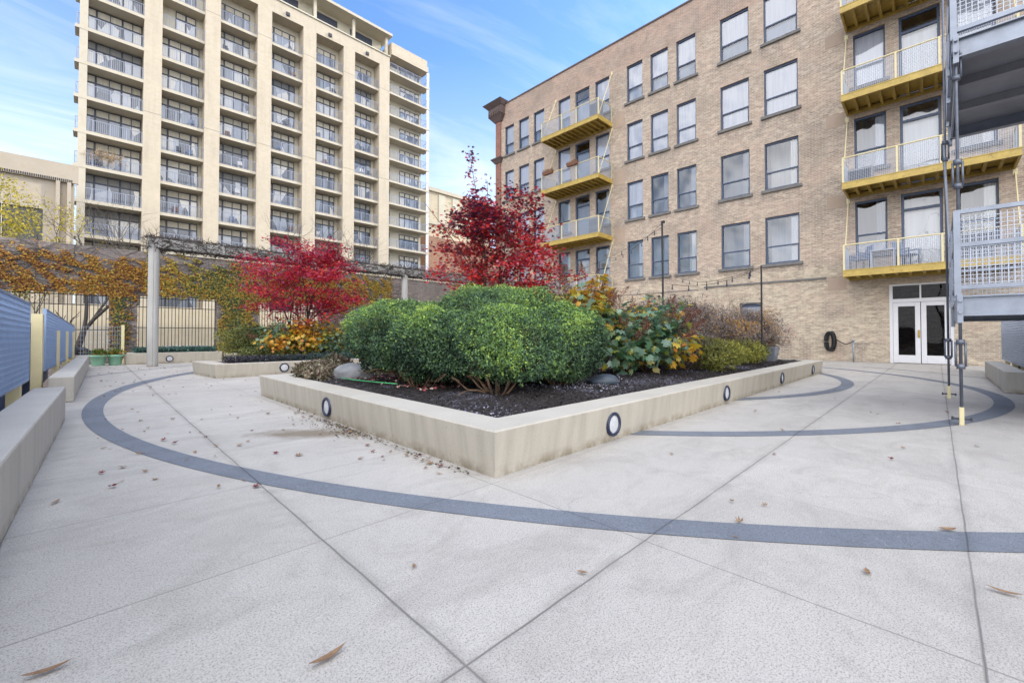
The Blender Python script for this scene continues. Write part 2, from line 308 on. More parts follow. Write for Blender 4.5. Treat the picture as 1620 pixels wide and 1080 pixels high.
M['green'] = paint('green_plastic', (.05, .45, .16), .4)
M['wood'] = paint('lattice_wood', (.25, .2, .15), .7)

# ------------------------------------------------------------------ mesh helpers
class MB:
    def __init__(s): s.v = []; s.f = []
    def quad(s, a, b, c, d):
        i = len(s.v); s.v += [a, b, c, d]; s.f.append((i, i + 1, i + 2, i + 3)); return s
    def box(s, x0, x1, y0, y1, z0, z1):
        i = len(s.v)
        s.v += [(x0, y0, z0), (x1, y0, z0), (x1, y1, z0), (x0, y1, z0), (x0, y0, z1), (x1, y0, z1), (x1, y1, z1), (x0, y1, z1)]
        s.f += [(i, i + 3, i + 2, i + 1), (i + 4, i + 5, i + 6, i + 7), (i, i + 1, i + 5, i + 4), (i + 1, i + 2, i + 6, i + 5), (i + 2, i + 3, i + 7, i + 6), (i + 3, i, i + 4, i + 7)]; return s
    def hexa(s, p):
        i = len(s.v); s.v += list(p)
        s.f += [(i, i + 3, i + 2, i + 1), (i + 4, i + 5, i + 6, i + 7), (i, i + 1, i + 5, i + 4), (i + 1, i + 2, i + 6, i + 5), (i + 2, i + 3, i + 7, i + 6), (i + 3, i, i + 4, i + 7)]; return s
    def tube(s, pts, r, n=8, cap=True):
        pts = [Vector(p) for p in pts]; rr = r if hasattr(r, '__len__') else [r] * len(pts); base = len(s.v)
        for k, p in enumerate(pts):
            t = (pts[min(k + 1, len(pts) - 1)] - pts[max(k - 1, 0)]).normalized()
            a = t.cross(Vector((0, 0, 1)) if abs(t.z) < .9 else Vector((1, 0, 0))).normalized(); b = t.cross(a)
            for j in range(n):
                q = p + (a * math.cos(2 * math.pi * j / n) + b * math.sin(2 * math.pi * j / n)) * rr[k]; s.v.append(tuple(q))
        for k in range(len(pts) - 1):
            for j in range(n):
                a0 = base + k * n + j; a1 = base + k * n + (j + 1) % n; s.f.append((a0, a1, a1 + n, a0 + n))
        if cap:
            s.f.append(tuple(base + j for j in reversed(range(n)))); s.f.append(tuple(base + (len(pts) - 1) * n + j for j in range(n)))
        return s
    def lathe(s, cx, cy, prof, n=24):
        base = len(s.v)
        for (r, z) in prof:
            for j in range(n): s.v.append((cx + r * math.cos(2 * math.pi * j / n), cy + r * math.sin(2 * math.pi * j / n), z))
        for k in range(len(prof) - 1):
            for j in range(n):
                a0 = base + k * n + j; a1 = base + k * n + (j + 1) % n; s.f.append((a0, a1, a1 + n, a0 + n))
        return s
    def prism(s, poly, z0, z1):
        i = len(s.v); n = len(poly); s.v += [(x, y, z0) for x, y in poly] + [(x, y, z1) for x, y in poly]
        s.f.append(tuple(i + j for j in reversed(range(n)))); s.f.append(tuple(i + n + j for j in range(n)))
        for j in range(n): s.f.append((i + j, i + (j + 1) % n, i + n + (j + 1) % n, i + n + j))
        return s
    def build(s, name, m, parent=None, off=(0, 0, 0), smooth=False, bevel=0):
        me = bpy.data.meshes.new(name); me.from_pydata([(x - off[0], y - off[1], z - off[2]) for x, y, z in s.v], [], s.f); me.validate(); me.update()
        if m: me.materials.append(m)
        o = bpy.data.objects.new(name, me); COL.objects.link(o)
        if smooth:
            for p in me.polygons: p.use_smooth = True
        if parent is not None: o.parent = parent
        else: o.location = off
        if bevel:
            b = o.modifiers.new('bevel', 'BEVEL'); b.width = bevel; b.segments = 2; b.limit_method = 'ANGLE'
        return o
def tag(o, label=None, cat=None, group=None, kind=None):
    if label: o['label'] = label
    if cat: o['category'] = cat
    if group: o['group'] = group
    if kind: o['kind'] = kind
    return o
def thing(name, loc, label, cat, group=None, rz=0):
    o = bpy.data.objects.new(name, None); COL.objects.link(o); o.location = loc; o.rotation_euler = (0, 0, rz); o.empty_display_size = .2
    return tag(o, label, cat, group)
def copy_tree(o, parent=None):
    c = o.copy(); COL.objects.link(c)
    if parent is not None: c.parent = parent
    for ch in list(o.children): copy_tree(ch, c)
    return c
def npmesh(name, V, F, m, parent=None, rnd=None, loc=None, smooth=False):
    """V (n,3), F (m,k) fast mesh"""
    me = bpy.data.meshes.new(name); V = np.asarray(V, np.float32); F = np.asarray(F, np.int32); k = F.shape[1]
    me.vertices.add(len(V)); me.vertices.foreach_set('co', V.ravel()); me.loops.add(F.size); me.loops.foreach_set('vertex_index', F.ravel())
    me.polygons.add(len(F)); me.polygons.foreach_set('loop_start', np.arange(0, F.size, k, dtype=np.int32)); me.polygons.foreach_set('loop_total', np.full(len(F), k, np.int32))
    if smooth: me.polygons.foreach_set('use_smooth', np.ones(len(F), bool))
    me.update(calc_edges=True)
    if rnd is not None:
        a = me.attributes.new('rnd', 'FLOAT', 'FACE'); a.data.foreach_set('value', np.asarray(rnd, np.float32))
    me.materials.append(m); o = bpy.data.objects.new(name, me); COL.objects.link(o)
    if parent is not None: o.parent = parent
    if loc is not None: o.location = loc
    return o
def kite(L, w, ang, z=.0, mid=.45):
    c, s_ = math.cos(ang), math.sin(ang); p = [(0, 0, 0), (mid * L, -w, z), (L, 0, -z), (mid * L, w, z)]
    return [(x * c - y * s_, x * s_ + y * c, zz) for x, y, zz in p]
T = {
 'yew': [kite(1, .22, 0, .05)],
 'maple': [kite(1.0, .17, 0, .04), kite(.9, .16, .75, .04), kite(.9, .16, -.75, .04), kite(.65, .13, 1.5, .03), kite(.65, .13, -1.5, .03)],
 'maple7': [kite(1.0, .15, 0, .05), kite(.92, .14, .62, .05), kite(.92, .14, -.62, .05), kite(.72, .12, 1.25, .04), kite(.72, .12, -1.25, .04), kite(.45, .09, 1.9, .03), kite(.45, .09, -1.9, .03)],
 'oak': [kite(1.0, .21, 0, .06, .6), kite(.85, .17, .62, .05, .62), kite(.85, .17, -.62, .05, .62), kite(.62, .14, 1.25, .04, .6), kite(.62, .14, -1.25, .04, .6), kite(.4, .12, 1.9, .03, .6), kite(.4, .12, -1.9, .03, .6)],
 'oval': [kite(1, .3, 0, .08, .5)],
 'ivy': [kite(.8, .32, 0, .05, .35), kite(.62, .24, 1.1, .03, .4), kite(.62, .24, -1.1, .03, .4)],
 'sprig': [kite(1, .13, 0, .03, .5)],
 'blade': [kite(1, .035, 0, .0, .4)],
 'chip': [kite(1, .4, 0, .05, .5)],
}
def leaves(name, kind, pos, nrm, size, m, parent=None, rnd=None, head=None, off=(0, 0, 0)):
    """scatter leaf shapes: local x = leaf axis (head), z = normal"""
    t = np.array(T[kind]); nk = len(t); n = len(pos); pos = np.asarray(pos) - np.asarray(off); nrm = np.asarray(nrm, float)
    nrm = nrm / (np.linalg.norm(nrm, axis=1, keepdims=True) + 1e-9)
    h = rng.normal(size=(n, 3)) if head is None else np.asarray(head, float)
    h = h - nrm * (h * nrm).sum(1, keepdims=True); h /= (np.linalg.norm(h, axis=1, keepdims=True) + 1e-9); b = np.cross(nrm, h)
    B = np.stack([h, b, nrm], 1)
    size = np.broadcast_to(size, (n,))
    V = np.einsum('kvi,nij->nkvj', t, B) * size[:, None, None, None] + pos[:, None, None, :]
    F = np.arange(n * nk * 4).reshape(-1, 4)
    r = rng.random(n) if rnd is None else np.asarray(rnd)
    return npmesh(name, V.reshape(-1, 3), F, m, parent, np.clip(np.repeat(r, nk), 0, 1))
def segs_mesh(name, S, m, parent=None, off=(0, 0, 0), n=4):
    """S: list of (p0, p1, r0, r1) -> tapered prisms in one mesh"""
    A = np.array([s[0] for s in S], float) - off; Bp = np.array([s[1] for s in S], float) - off; r0 = np.array([s[2] for s in S]); r1 = np.array([s[3] for s in S])
    t = Bp - A; t /= (np.linalg.norm(t, axis=1, keepdims=True) + 1e-9)
    ref = np.where(np.abs(t[:, 2:3]) < .9, np.array([[0, 0, 1.]]), np.array([[1., 0, 0]])); a = np.cross(t, ref); a /= np.linalg.norm(a, axis=1, keepdims=True); b = np.cross(t, a)
    V = []
    for P, r in ((A, r0), (Bp, r1)):
        for j in range(n):
            g = 2 * math.pi * j / n; V.append(P + (a * math.cos(g) + b * math.sin(g)) * r[:, None])
    V = np.stack(V, 1)  # (k, 2n, 3)
    k = len(S); base = (np.arange(k) * 2 * n)[:, None]
    F = np.concatenate([base + np.array([[j, (j + 1) % n, n + (j + 1) % n, n + j]]) for j in range(n)], 0)
    return npmesh(name, V.reshape(-1, 3), F, m, parent, smooth=True)
def grow(p, d, L, r, depth, S, tips, spread=.6, up=.15, kids=(2, 3), taper=.72, steps=3, jit=.18):
    p = np.array(p, float); d = np.array(d, float); d /= np.linalg.norm(d)
    for k in range(steps):
        d = d + rng.normal(0, jit, 3) + np.array([0, 0, up * .3]); d /= np.linalg.norm(d)
        q = p + d * L / steps; r2 = r * (1 - (1 - taper) / steps); S.append((p.copy(), q.copy(), r, r2)); p = q; r = r2
        if depth <= 2: tips.append((p.copy(), d.copy(), depth))
    if depth == 0: return
    for k in range(random.randint(*kids)):
        a = rng.normal(size=3); a -= d * (a @ d); a /= np.linalg.norm(a)
        nd = d * math.cos(spread) + a * math.sin(spread) * random.uniform(.7, 1.2) + np.array([0, 0, up])
        grow(p, nd, L * random.uniform(.6, .85), r * .68, depth - 1, S, tips, spread, up, kids, taper, steps, jit)
def noise3(P, seed, f):
    """cheap smooth noise in about -1..1"""
    q = np.random.default_rng(seed); out = 0
    for k in range(7):
        w = q.normal(size=3) * f; out = out + np.sin(P @ w + q.random() * 6.28)
    return out / 3.0

# ------------------------------------------------------------------ setting
tag(MB().box(-400, 600, -400, 600, -1.7, -1.5).build('ground', paint('street_asphalt', (.07, .07, .075), .9, 0, .3, .5)), kind='structure')
tag(MB().box(-.62, 22.8, -1.25, 22.45, -1.4, 0).build('pavement', M['pave']), kind='structure')
tag(MB().box(-8, -.04, -8, -1.26, -1.4, -.002).box(-4, -.62, -1.26, 3.3, -1.4, -.002).build('pavement', M['pave']), kind='structure')
def arc(cx, cy, r0, r1, a0, a1, z, n=140, c2=None):
    m = MB(); c2 = c2 or (cx, cy)
    P = []
    for i in range(n + 1):
        a = R(a0 + (a1 - a0) * i / n); P.append(((c2[0] + r0 * math.cos(a), c2[1] + r0 * math.sin(a)), (cx + r1 * math.cos(a), cy + r1 * math.sin(a))))
    for i in range(n):
        (a, b), (c, d) = P[i], P[i + 1]
        if min(a[1], b[1], c[1], d[1]) < -1.2 or max(a[0], b[0], c[0], d[0]) > 22.7 or max(a[1], d[1]) > 21: continue
        m.quad((*a, z), (*c, z), (*d, z), (*b, z))
    return m
for args in [(12.83, 8.47, 12.415, 12.904, 140, 262, .004, 200, (12.56, 8.37)), (10.99, 7.67, 8.33, 8.553, 215, 330, .004), (11.49, 8.07, 6.55, 6.78, 233, 305, .004)]:
    tag(arc(*args).build('painted_band', M['band']), kind='structure')
tag(arc(9.0, 9.9, 13.0, 13.09, 282, 322, .004).build('painted_band', M['band']), kind='structure')
tag(arc(12.7, 8.42, 14.66, 14.75, 128, 152, .004).build('painted_band', M['band']), kind='structure')

# ------------------------------------------------------------------ planters
def rim_mesh(outer, inner, h, bat=.03):
    """battered concrete ring wall; outer/inner same-length CCW polygons"""
    m = MB(); n = len(outer); cx = sum(p[0] for p in outer) / n; cy = sum(p[1] for p in outer) / n
    c = .012
    def ins(p, d, ref=outer):
        # move vertex inwards by d along both adjacent edges' normals
        i = ref.index(p); a = Vector(ref[i - 1]); b = Vector(p); q = Vector(ref[(i + 1) % n])
        e1 = (b - a).normalized(); e2 = (q - b).normalized(); n1 = Vector((-e1.y, e1.x)); n2 = Vector((-e2.y, e2.x))
        k = (n1 + n2) / (1 + n1.dot(n2)); return (b.x + k.x * d, b.y + k.y * d)
    L = [[(*ins(p, bat), 0) for p in outer], [(*p, h - c) for p in outer], [(*ins(p, c), h) for p in outer], [(*p, h) for p in inner], [(*p, h - .12) for p in inner]]
    base = 0
    for l in L: m.v += l
    for k in range(4):
        for j in range(n): m.f.append((k * n + j, k * n + (j + 1) % n, (k + 1) * n + (j + 1) % n, (k + 1) * n + j))
    return m
def wall_light(parent, off, p, nrm, r=.125):
    """round bulkhead light let into a planter wall"""
    p = Vector(p) - Vector(off); nrm = Vector(nrm); t = Vector((0, 0, 1)); s_ = nrm.cross(t)
    def ringm(prof, n=32):
        m = MB()
        for (rr, d) in prof:
            for j in range(n):
                a = 2 * math.pi * j / n; m.v.append(tuple(p + s_ * rr * math.cos(a) + t * rr * math.sin(a) + nrm * d))
        for k in range(len(prof) - 1):
            for j in range(n): m.f.append((k * n + j, k * n + (j + 1) % n, (k + 1) * n + (j + 1) % n, (k + 1) * n + j))
        return m
    ring = ringm([(r, -.02), (r, .018), (r * .93, .026), (r * .76, .02), (r * .74, -.005)]).build('wall_light', M['ring'], parent, smooth=True)
    lm = ringm([(r * .755, .006), (r * .4, .014), (.001, .016)]); lm.build('lens', M['lens'], ring, smooth=True)
p1o = [(2.19, 2.385), (15.4, 2.385), (15.4, 8.72), (2.19, 8.72)]; p1i = [(2.56, 2.755), (15.03, 2.755), (15.03, 8.35), (2.56, 8.35)]
pl1 = thing('planter', (2.19, 2.385, 0), 'long low concrete planter in the foreground holding the clipped green shrubs', 'planter')
rim_mesh(p1o, p1i, .37).build('rim_wall', M['conc'], pl1, (2.19, 2.385, 0))
for x in (3.88, 7.25, 10.7, 13.95): wall_light(pl1, (2.19, 2.385, 0), (x, 2.397, .175), (0, -1, 0))
wall_light(pl1, (2.19, 2.385, 0), (2.202, 5.63, .165), (-1, 0, 0))
p2o = [(2.24, 12.86), (15.6, 12.86), (15.6, 21.0), (3.95, 21.0), (3.95, 14.95), (2.06, 14.95)]; p2i = [(2.58, 13.2), (15.3, 13.2), (15.3, 20.7), (4.3, 20.7), (4.3, 14.62), (2.43, 14.62)]
pl2 = thing('planter', (2.24, 12.86, 0), 'concrete planter behind the foreground one, holding the left red maple', 'planter')
rim_mesh(p2o, p2i, .36).build('rim_wall', M['conc'], pl2, (2.24, 12.86, 0)); wall_light(pl2, (2.24, 12.86, 0), (3.85, 12.872, .2), (0, -1, 0))
p3o = [(.95, 21.1), (3.92, 21.1), (3.92, 22.4), (.95, 22.4)]; p3i = [(1.2, 21.35), (3.7, 21.35), (3.7, 22.3), (1.2, 22.3)]
pl3 = thing('planter', (.95, 21.1, 0), 'low concrete planter with a round light behind the round pergola column', 'planter')
rim_mesh(p3o, p3i, .42, .0).build('rim_wall', M['conc'], pl3, (.95, 21.1, 0)); wall_light(pl3, (.95, 21.1, 0), (2.2, 21.1, .18), (0, -1, 0), .12)

def mulch_mat():
    n = NT('dark_mulch'); v = n.N('ShaderNodeTexVoronoi'); n.L(n.g.outputs['Position'], v.inputs[0]); v.inputs['Scale'].default_value = 55
    c = n.mix(n.sep(v.outputs['Color'])[0], (.006, .005, .005), (.028, .022, .022))
    c = n.mix(n.math('MULTIPLY', n.ramp(n.noise(1.3, 5, .75), [(.53, 0), (.62, 1)]), n.ramp(n.noise(60, 2), [(.45, 0), (.55, .8)])), c, (.17, .17, .23))
    n.col(c).rough(.95); n.bump(n.math('ADD', v.outputs['Distance'], n.noise(30, 4)), .9, .02); return n.m
M['mulch'] = mulch_mat()
def soil(poly_box, z, name='soil', seed=1):
    x0, x1, y0, y1 = poly_box; nx = int((x1 - x0) / .07); ny = int((y1 - y0) / .07)
    X, Y = np.meshgrid(np.linspace(x0, x1, nx), np.linspace(y0, y1, ny)); P = np.stack([X.ravel(), Y.ravel(), np.zeros(X.size)], 1)
    edge = np.minimum(np.minimum(X - x0, x1 - X), np.minimum(Y - y0, y1 - Y)).ravel()
    P[:, 2] = z + np.clip(edge, 0, .8) * .05 + .018 * noise3(P, seed, 5) * np.clip(edge * 8, 0, 1) + rng.normal(0, .006, len(P)) * np.clip(edge * 8, 0, 1)
    idx = np.arange(nx * ny).reshape(ny, nx); F = np.stack([idx[:-1, :-1].ravel(), idx[:-1, 1:].ravel(), idx[1:, 1:].ravel(), idx[1:, :-1].ravel()], 1)
    return tag(npmesh(name, P, F, M['mulch'], smooth=True), kind='structure')
soil((2.555, 15.03, 2.75, 8.355), .345, seed=3)
soil((2.58, 15.3, 13.2, 14.64), .33, seed=4); soil((4.3, 15.3, 14.6, 20.7), .331, seed=5); soil((1.2, 3.7, 21.35, 22.3), .38, seed=6)
# chips, gravel and litter on the bed: uncountable
n_ = 26000; P = np.stack([rng.uniform(2.6, 13.5, n_), 2.78 + rng.beta(1, 2.2, n_) * 5.4, np.zeros(n_)], 1); edge = np.minimum(P[:, 0] - 2.555, P[:, 1] - 2.75)
P[:, 2] = .352 + np.clip(edge, 0, .8) * .05 + .018 * noise3(P, 3, 5) * np.clip(edge * 8, 0, 1)
Nn_ = rng.normal(0, .5, (n_, 3)); Nn_[:, 2] += 1
M['chips'] = mat_leaf('bark_chips', [(0, (.012, .010, .011)), (.45, (.05, .04, .04)), (.68, (.13, .13, .19)), (.86, (.28, .29, .38)), (1, (.50, .45, .38))], 0, .8, .2)
tag(leaves('mulch_chips', 'chip', P, Nn_, rng.uniform(.010, .034, n_), M['chips'], rnd=np.clip(rng.random(n_) * .55 + .34 * (noise3(P, 12, 1.6) + .15), 0, 1)), 'loose bark chips and dark gravel over the bed of the foreground planter', 'mulch', kind='stuff')
n_ = 2600; P = np.stack([rng.uniform(3.0, 8.0, n_), rng.uniform(4.6, 8.2, n_), np.full(n_, .40)], 1); Nn_ = rng.normal(0, .35, (n_, 3)); Nn_[:, 2] += 1
M['litter'] = mat_leaf('fallen_maple_litter', [(0, (.25, .02, .03)), (.3, (.45, .10, .12)), (.6, (.50, .33, .28)), (1, (.55, .45, .38))], .1, .7)
tag(leaves('leaf_litter', 'maple', P, Nn_, rng.uniform(.03, .05, n_), M['litter']), 'carpet of pink and red fallen maple leaves under the clipped shrubs', 'leaf litter', kind='stuff')

# ------------------------------------------------------------------ benches
def bench(pts, h, label, light=False):
    """pts = 4 corner list CCW (top outline); slight batter"""
    o = pts[0]; m = MB(); i = 0
    m.hexa([(x, y, 0) for x, y in pts] + [(x, y, h) for x, y in pts])
    return tag(m.build('concrete_bench', M['bench'], None, (o[0], o[1], 0), bevel=.018), label, 'bench', 'cast concrete benches along the edges')
bench([(-.72, -1.0), (-.42, -1.0), (-.215, 7.92), (-.50, 7.92)], .44, 'near pale concrete bench at the left edge in front of the blue grating fence')
bench([(-.475, 10.06), (-.178, 10.06), (-.05, 17.6), (-.33, 17.6)], .42, 'middle concrete bench on the left with a square grey end face')
bench([(-.32, 17.75), (-.048, 17.75), (-.02, 19.98), (-.27, 19.98)], .43, 'short far concrete bench on the left next to the green pots')
bench([(12.4, -1.2), (17.0, -1.2), (17.0, -.9), (12.4, -.9)], .42, 'low concrete bench at the right edge in front of the grey louvred fence')

# ------------------------------------------------------------------ grating fences
def grating(a, b, za0, za1, zb0, zb1, name, m, parent, off, pitch=.058, vp=.06, th=.03):
    """open bar grating between plan points a and b (tops/bottoms given at each end)"""
    a = np.array(a, float); b = np.array(b, float); L = np.linalg.norm(b - a); d = (b - a) / L; nr = np.array([-d[1], d[0]]); mb = MB()
    def bar(s0, s1, t0, t1, th, k0=0):
        def pt(s, t, k):
            q = a + d * s * L + nr * k; z0 = za0 + (zb0 - za0) * s; z1 = za1 + (zb1 - za1) * s; return (q[0], q[1], z0 + (z1 - z0) * t)
        mb.hexa([pt(s0, t0, k0), pt(s1, t0, k0), pt(s1, t0, th), pt(s0, t0, th), pt(s0, t1, k0), pt(s1, t1, k0), pt(s1, t1, th), pt(s0, t1, th)])
    H = za1 - za0; nb = int(H / pitch)
    for k in range(nb + 1): bar(0, 1, k / (nb + .38), (k + .34) / (nb + .38), th * .55)
    nv = int(L / vp)
    for k in range(nv + 1): bar(k / nv - .007 / L, k / nv + .007 / L, .001, .999, th * .8, -.003)
    for t0 in (-.012, .988): bar(-.01 / L, 1 + .01 / L, t0, t0 + .024, th * 1.3, -.006)
    for s0 in (0, .5, 1): bar(s0 - .012 / L, s0 + .012 / L, -.002, 1.002, th * 1.3, -.008)
    return mb.build(name, m, parent, off)
f1 = thing('grating_fence', (-.65, 3.0, 0), 'near blue grey bar grating fence panel at the left edge above the bench', 'fence', 'grating fence sections')
grating((-.73, 1.6), (-.61, 9.04), .50, 1.58, .47, 1.54, 'grating_panel', M['bluegrate'], f1, (-.65, 3.0, 0), .064, .075)
for y in (4.2, 8.9): MB().box(-.80, -.665, y - .09, y + .09, -.05, 1.2).build('post', M['cream'], f1, (-.65, 3.0, 0), bevel=.006)
f2 = thing('grating_fence', (-.6, 12, 0), 'far blue grey bar grating fence panel behind the middle bench', 'fence', 'grating fence sections')
grating((-.60, 11.94), (-.375, 20.3), .43, 1.585, .42, 1.38, 'grating_panel', M['bluegrate'], f2, (-.6, 12, 0), .062, .07)
MB().box(-.74, -.60, 11.2, 11.5, -.1, 1.47).build('post', M['cream'], f2, (-.6, 12, 0), bevel=.006)
for y in (14.2, 16.8, 19.4): MB().box(-.66 + (y - 12) * .027, -.55 + (y - 12) * .027, y - .08, y + .08, -.1, 1.2).build('post', M['cream'], f2, (-.6, 12, 0))
f3 = thing('grating_fence', (16, -1.28, 0), 'pale grey louvred fence panel at the right edge behind the bench', 'fence', 'grating fence sections')
grating((18.6, -1.32), (10.5, -1.32), .43, 1.57, .43, 1.57, 'grating_panel', M['mesh'], f3, (16, -1.28, 0), .055, .12)
for x in (12.0, 13.6, 15.2, 16.8, 18.4): MB().box(x - .06, x + .06, -1.45, -1.36, -.05, 1.3).build('post', M['cream'], f3, (16, -1.28, 0))
tag(MB().box(-.98, -.96, 1.0, 20.5, -.3, 1.38).build('blue_sheet', M['bluetarp'], None, (-.97, 1, 0)), 'dark blue sheeting hung behind the left grating fence', 'sheeting')
tag(MB().box(9, 19.5, -1.62, -1.60, -.3, 1.3).build('void_backing', M['dark'], None, (9, -1.6, 0)), 'black sheet added as the dark void behind the right louvred fence', 'dark backing')  # added black sheet gives the shaded void behind the fence
# small gate by the pots
g = thing('metal_gate', (.9, 22.1, 0), 'small grey mesh gate with a pale post beside the green pots', 'gate')
MB().box(.84, .93, 22.05, 22.15, 0, 1.48).build('post', M['cream'], g, (.9, 22.1, 0))
gm = MB()
for k in range(16): gm.box(-.25 + k * .07, -.242 + k * .07, 22.09, 22.10, .12, 1.42)
for k in range(9): gm.box(-.3, .84, 22.08, 22.09, .12 + k * .16, .13 + k * .16)
gm.build('mesh_leaf', M['galv'], g, (.9, 22.1, 0))

# ------------------------------------------------------------------ brick building (facade plane X = FX)
FX = 22.85; BO = (FX, 0, 0)
def wall_x(X, y0, y1, z0, z1, ops, depth):
    """vertical wall facing -X with rectangular openings (y0,y1,z0,z1)"""
    m = MB(); ys = sorted({y0, y1, *[o[0] for o in ops], *[o[1] for o in ops]}); zs = sorted({z0, z1, *[o[2] for o in ops], *[o[3] for o in ops]})
    for a, b in zip(ys[:-1], ys[1:]):
        for c, d in zip(zs[:-1], zs[1:]):
            yc, zc = (a + b) / 2, (c + d) / 2
            if any(o[0] < yc < o[1] and o[2] < zc < o[3] for o in ops): continue
            m.quad((X, b, c), (X, a, c), (X, a, d), (X, b, d))
    for (a, b, c, d) in ops:
        m.quad((X, a, c), (X + depth, a, c), (X + depth, a, d), (X, a, d)); m.quad((X, b, d), (X + depth, b, d), (X + depth, b, c), (X, b, c))
        m.quad((X, a, d), (X + depth, a, d), (X + depth, b, d), (X, b, d)); m.quad((X, b, c), (X + depth, b, c), (X + depth, a, c), (X, a, c))
    return m
bb = thing('brick_building', BO, 'old buff brick loft building with yellow balconies on the right', 'building')
SILL = [4.48, 8.03, 11.6, 15.13]; WH = 2.24
cols_win = [(22.75, 23.72), (21.17, 22.22), (19.68, 20.7), (17.37, 18.4), (14.32, 15.36), (12.07, 13.1), (10.52, 11.57), (8.98, 10.04), (6.4, 7.74), (4.37, 5.75), (1.36, 2.38), (-1.62, -.62), (-4.9, -3.6), (-7.2, -5.9)]
cols_door = [(15.8, 16.95), (-.22, .95)]
ops = []
for s_ in SILL:
    for a, b in cols_win: ops.append((a, b, s_ + .0, s_ + WH))
    for a, b in cols_door: ops.append((a, b, s_ - .95, s_ + WH))
door_op = (-.47, 1.34, 0, 3.15); arch_ops = [(10.5, 11.42, .9, 2.72), (9.0, 10.05, .9, 2.78), (12.2, 13.1, .9, 2.7), (5.9, 6.9, .9, 2.7)]
wm = wall_x(FX, -30, 24.15, -1.5, 19.2, ops + [door_op] + arch_ops, .16)
wm.quad((FX, 24.15, -1.5), (FX, 24.15, 19.2), (FX + 14, 24.15, 19.2), (FX + 14, 24.15, -1.5))
wm.quad((FX, -30, 19.2), (FX + 14, -30, 19.2), (FX + 14, 24.15, 19.2), (FX, 24.15, 19.2))
wm.quad((FX + 14, -30, -1.5), (FX + 14, 24.15, -1.5), (FX + 14, 24.15, 19.2), (FX + 14, -30, 19.2))
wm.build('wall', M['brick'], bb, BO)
MB().box(FX - .05, FX + .35, -30, 24.2, 19.2, 19.29).build('roof', M['stonetrim'], bb, BO)
q = MB().box(FX - .10, FX + .6, 24.152, 24.70, -1.5, 18.3)
q.build('corner_pilaster', M['redbrick'], bb, BO)
cm = MB().hexa([(FX - .14, 24.02, 18.0), (FX + .65, 24.02, 18.0), (FX + .65, 24.8, 18.0), (FX - .14, 24.8, 18.0), (FX - .40, 23.75, 18.45), (FX + .8, 23.75, 18.45), (FX + .8, 25.2, 18.45), (FX - .40, 25.2, 18.45)])
cm.box(FX - .42, FX + .8, 23.73, 25.22, 18.452, 19.1).hexa([(FX - .44, 23.7, 19.102), (FX + .8, 23.7, 19.102), (FX + .8, 25.25, 19.102), (FX - .44, 25.25, 19.102), (FX - .75, 23.5, 19.45), (FX + .9, 23.5, 19.45), (FX + .9, 25.6, 19.45), (FX - .75, 25.6, 19.45)])
for k in range(6): cm.box(FX - .50, FX - .42, 23.8 + k * .25, 23.9 + k * .25, 18.5, 18.75)
cm.box(FX - .44, FX - .42, 23.95, 24.75, 18.8, 19.05)
cm.build('cornice', M['stonetrim'], bb, BO)
MB().hexa([(FX - .16, 24.10, 14.72), (FX + .6, 24.10, 14.72), (FX + .6, 24.76, 14.72), (FX - .16, 24.76, 14.72), (FX - .3, 23.98, 15.02), (FX + .6, 23.98, 15.02), (FX + .6, 25.0, 15.02), (FX - .3, 25.0, 15.02)]).box(FX - .34, FX + .6, 23.94, 25.04, 15.022, 15.12).build('band_moulding', M['stonetrim'], bb, BO)
MB().box(FX - .05, FX - .001, 3.4, 8.6, 3.58, 3.66).box(FX - .02, FX - .001, 8.9, 18, 3.5, 3.54).build('ledge', M['sill'], bb, BO)
for z in (3.05, 6.6, 10.15, 13.7): MB().box(FX - .012, FX + .01, 2.7, 3.35, z, z + .55).build('render_patch', M['patch'], bb, BO)
for z in (6.75, 10.3, 13.85): MB().box(FX - .011, FX + .01, 13.25, 13.95, z, z + .9).build('render_patch', M['patch'], bb, BO)

